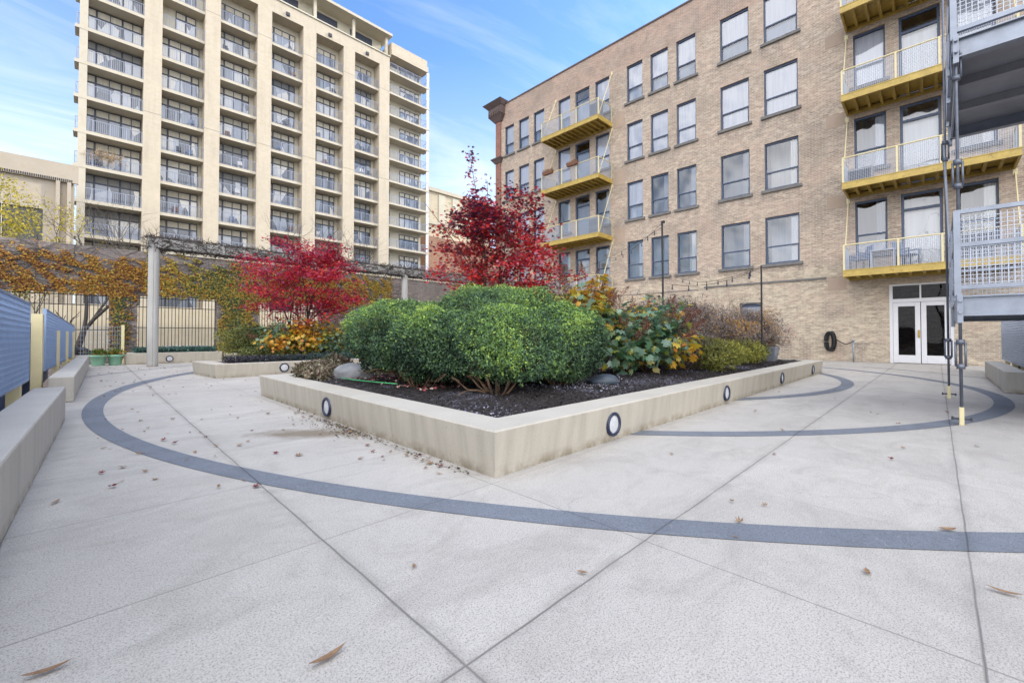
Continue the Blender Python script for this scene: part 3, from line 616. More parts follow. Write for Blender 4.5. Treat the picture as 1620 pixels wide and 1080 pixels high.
protos = {}
def window_parts(w, kind):
    """local window unit: origin at the sill centre of the opening, facing -X; returns root mesh"""
    key = (round(w, 2), kind)
    if key in protos: return copy_tree(protos[key], bb)
    H = WH; x = .09; f = MB(); h2 = w / 2
    f.box(x, x + .07, -h2, -h2 + .05, 0, H).box(x, x + .07, h2 - .05, h2, 0, H).box(x, x + .07, -h2 + .05, h2 - .05, H - .08, H).box(x, x + .07, -h2 + .05, h2 - .05, 0, .055)
    mr = H * .36
    f.box(x - .01, x + .05, -h2 + .05, h2 - .05, mr, mr + .055)
    f.box(x + .012, x + .06, -h2 + .05, -h2 + .085, .055, mr).box(x + .012, x + .06, h2 - .085, h2 - .05, .055, mr).box(x + .012, x + .06, -h2 + .085, h2 - .085, .055, .09)
    r = f.build('window', M['frame'], bb)
    MB().quad((x + .055, h2 - .07, .07), (x + .055, -h2 + .07, .07), (x + .055, -h2 + .07, H - .09), (x + .055, h2 - .07, H - .09)).build('pane', M['glass'], r)
    b = MB()
    if kind == 'blind':
        b.box(x + .12, x + .125, -h2 + .03, h2 - .03, mr * .98, H)
        MB().box(x + .17, x + .175, -h2, h2, -.02, H).build('inner_shade', M['shade'], r)
    elif kind == 'full': b.box(x + .12, x + .125, -h2 + .03, h2 - .03, -.02, H)
    else:
        # a room: side curtains, back wall and ceiling
        for k in range(7):
            a = -h2 + k * .05; b.quad((x + .13 + .02 * (k % 2), a + .05, 0), (x + .15 - .02 * (k % 2), a, 0), (x + .15 - .02 * (k % 2), a, H), (x + .13 + .02 * (k % 2), a + .05, H))
        b.box(x + 1.3, x + 1.31, -h2 - .6, h2 + .6, -.3, H + .4); b.quad((x + .1, -h2 - .6, H + .3), (x + 1.3, -h2 - .6, H + .3), (x + 1.3, h2 + .6, H + .3), (x + .1, h2 + .6, H + .3))
        b.quad((x + .1, -h2 - .3, 0), (x + 1.3, -h2 - .6, 0), (x + 1.3, -h2 - .6, H + .3), (x + .1, -h2 - .3, H + .3)); b.quad((x + 1.3, h2 + .6, 0), (x + .1, h2 + .3, 0), (x + .1, h2 + .3, H + .3), (x + 1.3, h2 + .6, H + .3))
    b.build('blind' if kind != 'room' else 'curtain', M['blind'] if kind != 'room' else M['curtain'], r)
    MB().box(-.10, .095, -h2 - .13, h2 + .13, -.14, -.004).build('sill', M['sill'], r, bevel=.01)
    protos[key] = r; return r
kinds = {3: 'blind', 2: 'full', 1: 'room', 0: 'room'}
for si, s_ in enumerate(SILL):
    for ci, (a, b) in enumerate(cols_win):
        k = kinds[si]
        if ci < 3: k = 'blind' if si > 1 else 'full'
        if ci == 5 and si == 1: k = 'blind'
        if si == 3 and ci in (9,): k = 'blind'
        if ci in (3, 4) and si == 3: k = 'blind'
        if ci in (10,) and si == 3: k = 'room'
        o = window_parts(b - a, k); o.location = (0, (a + b) / 2, s_)
def balcony_door(y0, y1, z0, z1):
    r = MB(); x = FX + .09; t = .085
    r.box(x, x + .07, y0, y0 + t, z0, z1).box(x, x + .07, y1 - t, y1, z0, z1).box(x, x + .07, y0 + t, y1 - t, z1 - t, z1).box(x, x + .07, y0 + t, y1 - t, z1 - .68, z1 - .58).box(x, x + .07, y0 + t, y1 - t, z0, z0 + .12)
    o = r.build('balcony_door', M['frame'], bb, BO)
    MB().quad((x + .05, y1 - t, z0 + .1), (x + .05, y0 + t, z0 + .1), (x + .05, y0 + t, z1 - t), (x + .05, y1 - t, z1 - t)).build('pane', M['glass'], o, BO)
    MB().box(x + .2, x + .21, y0, y1, z0, z1 - .6).box(x + .9, x + .91, y0 - .3, y1 + .3, z0, z1).build('curtain', M['curtain'], o, BO)
for s_ in SILL:
    for a, b in cols_door: balcony_door(a, b, s_ - .95, s_ + WH)
for (a, b, c, d) in arch_ops:
    f = MB(); x = FX + .08
    f.box(x, x + .06, a, a + .08, c, d).box(x, x + .06, b - .08, b, c, d).box(x, x + .06, a + .08, b - .08, d - .2, d - .1).box(x, x + .06, a + .08, b - .08, c, c + .08)
    o = f.build('arched_window', M['frame'], bb, BO)
    MB().box(x + .03, x + .05, a + .08, b - .08, c + .08, d - .1).build('board', paint('pale_board', (.30, .33, .38), .6) if 'pale_board' not in bpy.data.materials else bpy.data.materials['pale_board'], o, BO)
    h = MB(); n = 10
    for k in range(n):   # brick-filled head above a shallow curved lintel
        y0_ = a + (b - a) * k / n; y1_ = a + (b - a) * (k + 1) / n; zz = lambda y: d - .10 * (2 * (y - a) / (b - a) - 1) ** 2
        h.hexa([(FX - .03, y0_, zz(y0_) - .05), (FX + .07, y0_, zz(y0_) - .05), (FX + .07, y1_, zz(y1_) - .05), (FX - .03, y1_, zz(y1_) - .05), (FX - .03, y0_, zz(y0_) + .02), (FX + .07, y0_, zz(y0_) + .02), (FX + .07, y1_, zz(y1_) + .02), (FX - .03, y1_, zz(y1_) + .02)])
    h.build('arch_lintel', M['sill'], o, BO)
# entrance double door
def entrance():
    x = FX + .02; y0, y1, z0, z1 = door_op; f = MB()
    f.box(x, x + .12, y0, y0 + .10, 0, z1 - .002).box(x, x + .12, y1 - .10, y1, 0, z1 - .002).box(x, x + .12, y0 + .1, y1 - .1, z1 - .07, z1 - .002).box(x, x + .12, y0 + .1, y1 - .1, 2.42, 2.56).box(x + .01, x + .1, .41, .46, 2.56, z1 - .07)
    o = f.build('entrance_door', M['white'], bb, BO)
    for a, b in ((.445, 1.235), (-.365, .425)):
        l = MB(); w = .15
        l.box(x + .02, x + .08, a, a + w, .02, 2.41).box(x + .02, x + .08, b - w, b, .02, 2.41).box(x + .02, x + .08, a + w, b - w, .02, .33).box(x + .02, x + .08, a + w, b - w, 2.26, 2.41)
        lo = l.build('door_leaf', M['white'], o, BO, bevel=.008)
    MB().quad((x + .05, y1 - .1, .3), (x + .05, y0 + .1, .3), (x + .05, y0 + .1, z1 - .06), (x + .05, y1 - .1, z1 - .06)).build('pane', M['doorglass'], o, BO)
    MB().box(x, x + .019, .46, .52, 1.02, 1.32).box(x - .05, x, .475, .505, 1.05, 1.07).box(x - .05, x, .475, .505, 1.26, 1.28).box(x - .07, x - .05, .475, .505, 1.05, 1.28).build('handle', M['brass'], o, BO)
    r = MB().box(x + 2.5, x + 2.52, -2, 3, 0, 3.3).quad((x + .2, -2, 0.01), (x + 2.5, -2, .01), (x + 2.5, 3, .01), (x + .2, 3, .01)).quad((x + .2, -2, 3.2), (x + 2.5, -2, 3.2), (x + 2.5, 3, 3.2), (x + .2, 3, 3.2)).quad((x + .2, 2.2, 0), (x + 2.5, 2.2, 0), (x + 2.5, 2.2, 3.2), (x + .2, 2.2, 3.2)).quad((x + .2, -1.6, 0), (x + 2.5, -1.6, 0), (x + 2.5, -1.6, 3.2), (x + .2, -1.6, 3.2))
    r.build('lobby_interior', mat_brick('lobby_brick', (.20, .12, .07), (.10, .06, .04), (.12, .10, .08), (.03, .02, .02), .2), o, BO)
entrance()
def balcony(y0, y1, zb, posts, parent=bb, mesh_from=None):
    """steel balcony: zb = underside level"""
    D = 1.5; x0 = FX - D; zt = zb + .27
    d = MB().box(x0 - .07, x0 + .03, y0, y1, zb + .02, zt + .02)          # front channel (part: deck)
    d.box(x0 - .085, x0 - .07, y0, y1, zb + .02, zb + .05).box(x0 - .085, x0 - .07, y0, y1, zt - .01, zt + .02)
    for yy in (y0, y1 - .07): d.box(x0 + .03, FX - .002, yy, yy + .07, zb + .02, zt + .02)
    d.box(FX - .09, FX - .003, y0 + .07, y1 - .07, zb, zb + .16)
    n = int((y1 - y0) / .37)
    for k in range(1, n): yy = y0 + (y1 - y0) * k / n; d.box(x0 + .03, FX - .09, yy - .045, yy + .045, zb + .06, zt - .05)
    d.box(x0 + .03, FX - .003, y0 + .07, y1 - .07, zt - .05, zt)
    o = d.build('balcony', M['yellow'], parent, BO)
    r = MB(); zr = zt + 1.02
    r.tube([(FX - .02, y0 + .03, zr), (x0, y0 + .03, zr), (x0, y1 - .03, zr), (FX - .02, y1 - .03, zr)], .028, 6)
    for yy in [y0 + .03, y1 - .03] + posts: r.box(x0 - .03, x0 + .03, yy - .03, yy + .03, zt + .02, zr)
    for yy in (y0 + .03, y1 - .03): r.box(FX - .07, FX - .02, yy - .025, yy + .025, zt + .02, zr)
    r.build('railing', M['cream'], o, BO)
    s = MB(); k = 0; y = y0 + .06
    while y < y1 - .06: s.box(x0 - .004, x0 + .004, y - .005, y + .005, zt + .03, zr - .05); y += .055
    for zz in np.arange(zt + .06, zr - .03, .055): s.box(x0 + .005, x0 + .011, y0 + .05, y1 - .05, zz - .004, zz + .004)
    for yy in (y0 + .03, y1 - .03):
        x = x0 + .08
        while x < FX - .08: s.box(x - .005, x + .005, yy - .004, yy + .004, zt + .03, zr - .05); x += .06
        for zz in np.arange(zt + .06, zr - .03, .06): s.box(x0 + .04, FX - .05, yy + .005, yy + .011, zz - .004, zz + .004)
    s.build('mesh_infill', M['mesh'], o, BO)
    for yy in (y0 + .02, y1 - .02):
        rd = MB()
        rd.tube([(x0 + .02, yy, zt), (FX - .01, yy, zb + 3.4)], .022, 6); rd.box(FX - .03, FX - .002, yy - .06, yy + .06, zb + 3.3, zb + 3.5)
        rd.build('brace_rod', M['cream'], o, BO)
    return o
for zb in (3.42, 6.95, 10.48, 14.02): balcony(14.1, 18.62, zb, [15.75, 16.9])
for zb in (3.42, 6.92, 10.46, 14.05): balcony(-2.02, 2.62, zb, [.98, -.18])

# things on the balconies
def ac_unit(loc, w, h, d, label):
    t = thing('ac_unit', loc, label, 'air conditioner', 'air conditioning units on the balconies'); 
    MB().box(-d / 2, d / 2, -w / 2, w / 2, 0.03, h).box(-d / 2 + .02, d / 2 - .02, -w / 2 + .05, -w / 2 + .12, 0, .03).box(-d / 2 + .02, d / 2 - .02, w / 2 - .12, w / 2 - .05, 0, .03).build('casing', M['ac'], t, bevel=.02)
    g_ = MB()
    for k in range(14): z = .1 + (h - .2) * k / 13; g_.box(-d / 2 - .012, -d / 2 - .003, -w / 2 + .06, w / 2 - .06, z, z + .02)
    g_.build('grille', M['dark'], t)
ac_unit((21.75, 14.55, 14.31), .75, .95, .4, 'grey air conditioning unit on the top left yellow balcony')
ac_unit((21.75, 14.6, 7.24), .8, 1.0, .45, 'grey air conditioning unit on the left yellow balcony one above the lowest')
ac_unit((21.8, -1.0, 3.71), .85, .95, .45, 'grey air conditioning unit behind the platform mesh at the right')
ac_unit((21.8, 2.1, 7.21), .8, .55, .4, 'low air conditioning unit at the left end of the right middle balcony')
ac_unit((22.2, 1.2, 14.33), .8, .8, .4, 'air conditioning unit behind the mesh of the upper right balcony')
def flower_box(y, z, label):
    t = thing('flower_box', (21.28, y, z), label, 'flower box', 'flower boxes on the balcony rail')
    MB().hexa([(-.1, -.38, 0), (.06, -.38, 0), (.06, .38, 0), (-.1, .38, 0), (-.14, -.42, .2), (.08, -.42, .2), (.08, .42, .2), (-.14, .42, .2)]).build('box', M['terracotta'], t)
    P = rng.uniform((-.12, -.4, .18), (.08, .4, .34), (160, 3)); leaves('plants', 'oval', P, rng.normal(size=(160, 3)) + (0, 0, .6), rng.uniform(.04, .09, 160), M['dead'], t)
M['dead'] = mat_leaf('dry_plants', [(0, (.10, .05, .03)), (.5, (.28, .12, .06)), (1, (.2, .2, .08))], .2, .7)
flower_box(18.0, 11.7, 'brown flower box on the rail at the left end of a left hand balcony'); flower_box(16.0, 11.72, 'brown flower box on the rail in the middle of a left hand balcony')
def chair(loc, rz, label):
    t = thing('patio_chair', loc, label, 'chair', 'blue chairs on the lowest right balcony', rz)
    MB().box(-.26, .26, -.26, .26, .40, .46).build('seat', M['chair'], t, bevel=.015)
    MB().hexa([(.22, -.26, .46), (.27, -.26, .46), (.27, .26, .46), (.22, .26, .46), (.34, -.24, 1.0), (.39, -.24, 1.0), (.39, .24, 1.0), (.34, .24, 1.0)]).build('backrest', M['chair'], t, bevel=.015)
    for a in (-.23, .23):
        for b in (-.23, .23): MB().box(a - .02, a + .02, b - .02, b + .02, 0, .40).build('leg', M['darksteel'], t)
    for b in (-.27, .27): MB().box(-.24, .3, b - .02, b + .02, .62, .66).box(-.24, -.2, b - .02, b + .02, .46, .62).build('armrest', M['chair'], t)
chair((21.9, 2.15, 3.71), R(-60), 'blue patio chair on the left of the table on the lowest right balcony')
chair((21.9, .75, 3.71), R(60), 'blue patio chair on the right of the table on the lowest right balcony')
t = thing('patio_table', (21.9, 1.45, 3.71), 'small pale square table between the two blue patio chairs', 'table')
MB().box(-.3, .3, -.38, .38, .68, .72).build('top', M['mesh'], t)
for a in (-.25, .25):
    for b in (-.33, .33): MB().box(a - .02, a + .02, b - .02, b + .02, 0, .68).build('leg', M['mesh'], t)

# hose coil on the wall with its standpipe
t = thing('hose_reel', (22.8, 3.2, .5), 'black hose coiled on the brick wall beside the entrance', 'hose')
hm = MB()
for k in range(9):
    ry = .14 + .03 * math.sin(k * 2.1); rz_ = .38 + .05 * math.cos(k * 1.7); dx = -.03 * (k % 4) - .04
    hm.tube([(dx, ry * math.cos(a) + .015 * k, .35 + rz_ * math.sin(a)) for a in np.linspace(0, 6.2, 22)], .02, 6, False)
hm.build('coil', M['black'], t, smooth=True)
MB().tube([(-.06, 0, .7), (0.03, 0, .75)], .03).build('hook', M['darksteel'], t)
t = thing('standpipe', (22.45, 2.45, 0), 'short grey pipe standing in the ground by the coiled hose', 'pipe')
MB().tube([(0, 0, 0), (0, 0, .85)], .03).tube([(0, 0, .85), (0, 0, .93)], .045).build('pipe', M['galv'], t, smooth=True)
MB().tube([(0, 0, .85), (.1, .25, .72), (.25, .5, .85), (.3, .62, .95)], .018, 6).build('hose', M['black'], t, smooth=True)

# ------------------------------------------------------------------ steel platforms on the right
PO = (9.1, -.2, 0)
pf = thing('steel_walkway', PO, 'galvanised steel walkway platforms on two levels at the right edge', 'walkway')
YE = -3.6
def platform(z, name):
    m = MB(); h = .215
    for x in (7.6, 10.62): m.box(x, x + .02, YE, -.20, z, z + h).box(x - .05, x + .07, YE, -.20, z + h, z + h + .014).box(x - .05, x + .07, YE, -.20, z - .014, z)
    m.box(7.7, 10.6, -.235, -.215, z, z + h).box(7.7, 10.6, -.26, -.19, z + h, z + h + .012)
    o = m.build(name, M['galv'], pf, PO)
    d = MB().box(7.66, 10.66, YE, -.262, z + h - .05, z + h - .002)
    for x in (8.6, 9.55): d.box(x, x + .09, YE, -.262, z + .05, z + h - .052)
    d.build('deck', M['platform'], o, PO)
    y = -.17
    for xa, xb in ((7.50, 7.62), (10.66, 10.78)):
        b = MB().box(xa, xb, y - .06, y - .01, z - .10, z + .25)
        if xa < 8:
            for zz in (z + .03, z + .17): b.tube([(7.46, y - .035, zz), (7.66, y - .035, zz)], .018, 6)
            b.hexa([(7.619, -.2, z - .1), (8.0, -.2, z - .1), (8.0, -.17, z - .1), (7.619, -.17, z - .1), (7.619, -.2, z + .2), (8.15, -.2, z + .2), (8.15, -.17, z + .2), (7.619, -.17, z + .2)])
        b.build('bracket', M['galv'], o, PO)
    r = MB(); zt = z + h
    for x in (7.6, 10.66):
        for zz in (zt + .10, zt + .62, zt + 1.03): r.box(x - .025, x + .025, YE, -.17, zz, zz + .05)
        for y in (-.19, -1.5, -3.0): r.box(x - .03, x + .03, y - .03, y + .03, zt + .014, zt + 1.07)
    for zz in (zt + .10, zt + .62, zt + 1.03): r.box(7.63, 10.63, -.20, -.16, zz + .002, zz + .048)
    for x in (8.6, 9.6): r.box(x - .03, x + .03, -.21, -.15, zt + .014, zt + 1.0)
    ro = r.build('railing', M['galv'], o, PO)
    s = MB()
    for x in (7.6, 10.66):
        for y in np.arange(-3.5, -.22, .05): s.box(x - .004, x + .004, y - .004, y + .004, zt + .14, zt + 1.0)
        for zz in np.arange(zt + .17, zt + 1.0, .05): s.box(x + .0045, x + .010, YE, -.2, zz - .004, zz + .004)
    for x in np.arange(7.68, 10.6, .05): s.box(x - .004, x + .004, -.182, -.176, zt + .14, zt + 1.0)
    for zz in np.arange(zt + .17, zt + 1.0, .05): s.box(7.64, 10.62, -.175, -.170, zz - .004, zz + .004)
    s.build('mesh_infill', M['mesh'], ro, PO)
platform(1.355, 'lower_platform'); platform(4.55, 'upper_platform')
def tie_rod(x, y, turn):
    m = MB().tube([(x, y, .22), (x, y, 9.0)], .016, 8)
    for z in turn:
        m.tube([(x, y, z - .03), (x, y, z + .03)], .04, 8); m.tube([(x, y, z + .27), (x, y, z + .33)], .04, 8); m.tube([(x - .0, y - .042, z), (x, y - .042, z + .3)], .012, 6); m.tube([(x, y + .042, z), (x, y + .042, z + .3)], .012, 6)
    o = m.build('tie_rod', M['rod'], pf, PO, smooth=True)
    MB().box(x - .02, x + .02, y - .022, y + .022, 0, .22).build('anchor', M['cream'], o, PO, bevel=.005)
    MB().tube([(x, y - .085, .08), (x, y + .085, .08)], .013, 6).box(x - .02, x + .02, y - .09, y - .07, .06, .10).box(x - .02, x + .02, y + .07, y + .09, .06, .10).build('anchor_bolt', M['darksteel'], o, PO)
tie_rod(7.6, -.205, [.72, 2.95, 4.3]); tie_rod(10.66, -.14, [.72, 4.2])
m = MB().tube([(10.66, -.17, 2.7), (10.66, -.12, 4.55)], .02, 6); m.build('upper_rod', M['galv'], pf, PO)

# ------------------------------------------------------------------ ivy wall (plane Y = 22.5)
IW = 22.5
def wall_y(Y, x0, x1, z0, z1, ops, depth):
    m = MB(); xs = sorted({x0, x1, *[o[0] for o in ops], *[o[1] for o in ops]}); zs = sorted({z0, z1, *[o[2] for o in ops], *[o[3] for o in ops]})
    for a, b in zip(xs[:-1], xs[1:]):
        for c, d in zip(zs[:-1], zs[1:]):
            xc, zc = (a + b) / 2, (c + d) / 2
            if any(o[0] < xc < o[1] and o[2] < zc < o[3] for o in ops): continue
            m.quad((a, Y, c), (b, Y, c), (b, Y, d), (a, Y, d))
    for (a, b, c, d) in ops:
        m.quad((a, Y, d), (a, Y + depth, d), (a, Y + depth, c), (a, Y, c)); m.quad((b, Y, c), (b, Y + depth, c), (b, Y + depth, d), (b, Y, d))
        m.quad((a, Y, d), (b, Y, d), (b, Y + depth, d), (a, Y + depth, d)); m.quad((a, Y, c), (a, Y + depth, c), (b, Y + depth, c), (b, Y, c))
    return m
M['ivywall'] = mat_brick('weathered_wall', (.27, .235, .215), (.18, .15, .14), (.25, .235, .225), (.09, .08, .08), .5)
iw = thing('garden_wall', (-6, IW, 0), 'tall ivy covered wall with barred openings across the back of the courtyard', 'wall')
iops = [(-3.2, .5, .35, 2.68), (1.32, 3.95, .45, 2.68), (5.6, 8.4, .45, 2.68), (10.2, 13, .45, 2.68)]
m = wall_y(IW, -9, 22.8, -1.5, 4.45, iops, .3); m.quad((-9, IW + .3, -1.5), (-9, IW + .3, 4.45), (22.8, IW + .3, 4.45), (22.8, IW + .3, -1.5)) if False else None
m.quad((-9, IW, 4.45), (22.8, IW, 4.45), (22.8, IW + .3, 4.45), (-9, IW + .3, 4.45))
m.build('wall', M['ivywall'], iw, (-6, IW, 0))
MB().box(2.2, 22.8, IW - .06, IW + .34, 4.452, 4.56).build('coping', M['towerslab'], iw, (-6, IW, 0))
for (a, b, c, d) in iops:
    g_ = MB()
    k = a + .06
    while k < b: g_.box(k - .011, k + .011, IW + .13, IW + .15, c, d); k += .115
    for z in (c + .12, c + .95, d - .45, d - .08): g_.box(a, b, IW + .127, IW + .153, z - .015, z + .015)
    g_.build('bar_grille', M['bars'], iw, (-6, IW, 0))
# ivy leaves over the wall (uncountable)
M['ivy'] = mat_leaf('autumn_ivy', [(0, (.06, .03, .025)), (.12, (.14, .055, .03)), (.3, (.33, .14, .025)), (.5, (.52, .30, .04)), (.62, (.52, .40, .07)), (.72, (.20, .22, .04)), (.85, (.04, .10, .05)), (1, (.02, .06, .05))], .25, .55)
n_ = 150000; x = rng.uniform(-4.5, 12.5, n_); z = rng.uniform(0, 4.5, n_); P = np.stack([x, np.zeros(n_), z], 1)
dn = noise3(P * (1, 1, 1.6), 21, 1.5) * .22 + noise3(P, 22, 5.5) * .34 + noise3(P * (1, 1, 1.8), 23, 15) * .45
band = np.exp(-((z - 3.35) / .85) ** 4) * 1.0 - .12 - .25 * ((x > 1.2) & (x < 4) & (z < 3.25))
green = np.exp(-((x - .75) / .35) ** 2) * (z < 3) + np.exp(-((x - 4.7) / .7) ** 2) * (z < 3.3) * 1.3
keep = (dn + band * .85 + green + rng.normal(0, .22, n_) > .48)
for (a, b, c, d) in iops: keep &= ~((x > a) & (x < b) & (z > c) & (z < d - .05))
keep &= ~((x < 1.5) & (z > 4.15) & (rng.random(n_) < .75))
P = P[keep]; P[:, 1] = IW - rng.uniform(.03, .12, len(P)); k = len(P)
base = .39 + .13 * noise3(P, 30, 1.2) + rng.normal(0, .17, k) + .16 * (P[:, 0] > 1.5)
gm_ = (np.exp(-((P[:, 0] - .85) / .3) ** 2) * (P[:, 2] < 2.6) + np.exp(-((P[:, 0] - 4.6) / .6) ** 2) * (P[:, 2] < 2.8) + .5 * (P[:, 0] > 3) * (rng.random(k) < .12))
base = np.where(rng.random(k) < gm_ * .75, .62 + .36 * rng.random(k), base); base[P[:, 0] < -.5] -= .07
nr = rng.normal(0, .45, (k, 3)) + np.array([0, -1, .35]); hd = rng.normal(0, .4, (k, 3)) + np.array([0, 0, -1])
ivy = leaves('climbing_ivy', 'ivy', P, nr, rng.uniform(.035, .075, k), M['ivy'], rnd=base, head=hd); tag(ivy, 'orange and yellow autumn ivy climbing over the long back wall', 'ivy', kind='stuff')
S = []
for k in range(900):
    x = rng.uniform(-4.5, 13); z = rng.uniform(.2, 4.3); d = np.array([rng.normal(0, 1), 0, rng.normal(.2, .45)]); d /= np.linalg.norm(d); p = np.array([x, IW - .02, z]); r = rng.uniform(.004, .011)
    for j in range(9):
        q_ = p + d * .2; q_[2] = min(q_[2], 4.5); mid = (p + q_) / 2
        if any(a < mid[0] < b and c < mid[2] < dd for a, b, c, dd in iops): break
        S.append((p, q_, r, r * .93)); r *= .93; p = q_; d = d + rng.normal(0, .25, 3) * (1, 0, 1); d[1] = 0; d /= np.linalg.norm(d)
tag(segs_mesh('ivy_stems', S, M['twig'], n=3), 'grey bare ivy stems netted across the back wall', 'ivy stems', kind='stuff')

# ------------------------------------------------------------------ pergola
PG = (1.54, 19.24, 0)
pg = thing('pergola', PG, 'concrete pergola with round column and vine wrapped beam', 'pergola')
def column(x):
    m = MB(); n = 36; prof = [(.155, 0), (.155, 4.15)]
    for (r, z) in prof:
        for j in range(n):
            a = 2 * math.pi * j / n; rr = r - (.018 if j in (0, 9, 18, 27) or False else 0); m.v.append((x + rr * math.cos(a), 19.24 + rr * math.sin(a), z))
    for j in range(n): m.f.append((j, (j + 1) % n, n + (j + 1) % n, n + j))
    m.build('column', M['colconc'], pg, PG)
for x in (1.54, 11.4, 21.0): column(x)
MB().box(1.36, 22.6, 19.10, 19.38, 4.15, 4.46).build('beam', M['colconc'], pg, PG)
S = []
for k in range(9000):
    x = 1.3 + rng.random() * 21.2; a = rng.random() * 6.28; 
    y = 19.24 + .17 * math.copysign(min(1, abs(math.cos(a)) * 1.3), math.cos(a)); z = 4.32 + .20 * math.copysign(min(1, abs(math.sin(a)) * 1.3), math.sin(a))
    p = np.array([x, y + rng.normal(0, .02), z + rng.normal(0, .02)]); d = np.array([rng.normal(0, 1), rng.normal(0, .4), rng.normal(0, .45)]); d /= np.linalg.norm(d); r = rng.uniform(.004, .012); 
    for j in range(3):
        q_ = p + d * .07; S.append((p, q_, r, r * .9)); p = q_; d = d + rng.normal(0, .3, 3); d /= np.linalg.norm(d)
tag(segs_mesh('beam_vine', S, M['twig'], n=3), 'bare grey vine stems wound round the pergola beam', 'vine', kind='stuff')

# ------------------------------------------------------------------ pots, rocks, planter box, stakes
def pot(x, y, label):
    t = thing('flower_pot', (x, y, 0), label, 'pot', 'pale green pots at the back left')
    MB().lathe(0, 0, [(.001, .0), (.155, .0), (.17, .03), (.205, .30), (.235, .31), (.24, .38), (.21, .385), (.2, .33), (.001, .32)]).build('pot', M['pot'], t, smooth=True)
    n = 260; P = rng.normal(0, 1, (n, 3)) * (.11, .11, .07) + (0, 0, .42); h = rng.normal(0, 1, (n, 3)) * (1, 1, .5) + (0, 0, .8)
    leaves('plant', 'oval', P, rng.normal(size=(n, 3)), rng.uniform(.06, .14, n), M['potplant'], t, head=h)
M['potplant'] = mat_leaf('pot_plants', [(0, (.04, .09, .02)), (.5, (.12, .20, .03)), (.8, (.30, .22, .04)), (1, (.35, .14, .04))], .3)
pot(.21, 21.2, 'pale green plastic pot standing nearer the benches, left one'); pot(.66, 21.25, 'pale green plastic pot standing beside the gate, right one')
def rock(c, s, m, label, seed, rz=0):
    u, v = np.meshgrid(np.linspace(0, 2 * np.pi, 40), np.linspace(0.01, np.pi - .01, 24)); D = np.stack([np.cos(u) * np.sin(v), np.sin(u) * np.sin(v), np.cos(v)], -1).reshape(-1, 3)
    Rr = 1 + .13 * noise3(D, seed, 1.6) + .04 * noise3(D, seed + 1, 4.5); P = D * Rr[:, None] * s
    idx = np.arange(24 * 40).reshape(24, 40); F = np.stack([idx[:-1, :-1].ravel(), idx[1:, :-1].ravel(), idx[1:, 1:].ravel(), idx[:-1, 1:].ravel()], 1)
    o = npmesh('boulder', P, F, m, smooth=True, loc=c); o.rotation_euler = (0, 0, rz); return tag(o, label, 'rock')
rock((3.2, 7.05, .42), (.34, .24, .20), M['rock'], 'pale grey boulder in the planter left of the clipped shrubs', 5, R(-40))
rock((5.6, 3.62, .41), (.24, .17, .10), M['bluerock'], 'smooth blue grey boulder lying at the right of the clipped shrubs', 9, R(-35))
rock((4.5, 8.1, .5), (.2, .2, .32), M['rock'], 'upright pale stone behind the yellow leaves left of the clipped shrubs', 13)
tag(MB().tube([(2.85, 6.7, .42), (2.86, 6.3, .418), (2.93, 5.95, .416), (2.98, 5.6, .42), (3.06, 5.35, .418)], .008, 6).build('garden_hose', M['green'], None, (2.75, 6.5, .4), smooth=True), 'bright green hose end lying on the bed below the pale boulder', 'hose')
t = thing('planter_box', (13.9, 3.45, .36), 'pale grey square planter box among the shrubs at the far right end', 'planter')
MB().hexa([(-.18, -.18, 0), (.18, -.18, 0), (.18, .18, 0), (-.18, .18, 0), (-.24, -.24, .42), (.24, -.24, .42), (.24, .24, .42), (-.24, .24, .42)]).build('box', M['galv'], t)
leaves('plants', 'oval', rng.normal(0, .1, (220, 3)) + (0, 0, .47), rng.normal(size=(220, 3)) + (0, 0, .5), rng.uniform(.05, .1, 220), M['dead'], t)

# string lights
t1 = (14.0, 6.65, .36)
t = thing('light_pole', t1, 'tall thin black pole carrying the string lights above the shrubs', 'pole'); MB().tube([(0, 0, 0), (0, .03, 4.7)], .035, 8).box(-.05, .05, -.05, .05, 4.62, 4.7).build('pole', M['black'], t)
t2 = (12.6, 3.27, .36)
t = thing('light_pole', t2, 'short black pole rising out of the bare shrub at the right', 'pole'); MB().tube([(0, 0, 0), (0, 0, 2.6)], .022, 8).build('pole', M['black'], t)
def string(a, b, sag, n, label, z=.75):
    a = Vector(a); b = Vector(b); pts = [a.lerp(b, i / 24) - Vector((0, 0, sag * 4 * (i / 24) * (1 - i / 24))) for i in range(25)]
    t = thing('string_lights', a, label, 'string lights', 'outdoor bulb strings'); MB().tube([tuple(p - a) for p in pts], .007, 5).build('cable', M['black'], t)
    for i in range(n):
        f = (i + .5) / n; p = a.lerp(b, f) - Vector((0, 0, sag * 4 * f * (1 - f))) - a
        s_ = MB().tube([(p.x, p.y, p.z), (p.x, p.y, p.z - .10)], .014, 6).build('socket', M['black'], t)
        MB().lathe(p.x, p.y, [(.016, p.z - .10), (.028, p.z - .13), (.024, p.z - .16), (.001, p.z - .17)], 8).build('bulb', M['ring'], t, smooth=True)
string((14, 6.68, 5.0), (22.7, 14.4, 5.9), .35, 6, 'upper bulb string running left from the tall black pole towards the balconies')
string((14, 6.68, 4.85), (16.5, 15.5, 4.0), .45, 7, 'lower bulb string dropping left from the tall black pole behind the maple')
string((12.6, 3.27, 2.93), (22.6, 9.8, 4.2), .3, 7, 'faint bulb string running along the brick wall from the short pole')
string((12.6, 3.27, 2.9), (14, 6.6, 2.9), .25, 5, 'bulb string sagging between the short pole and the tall pole')

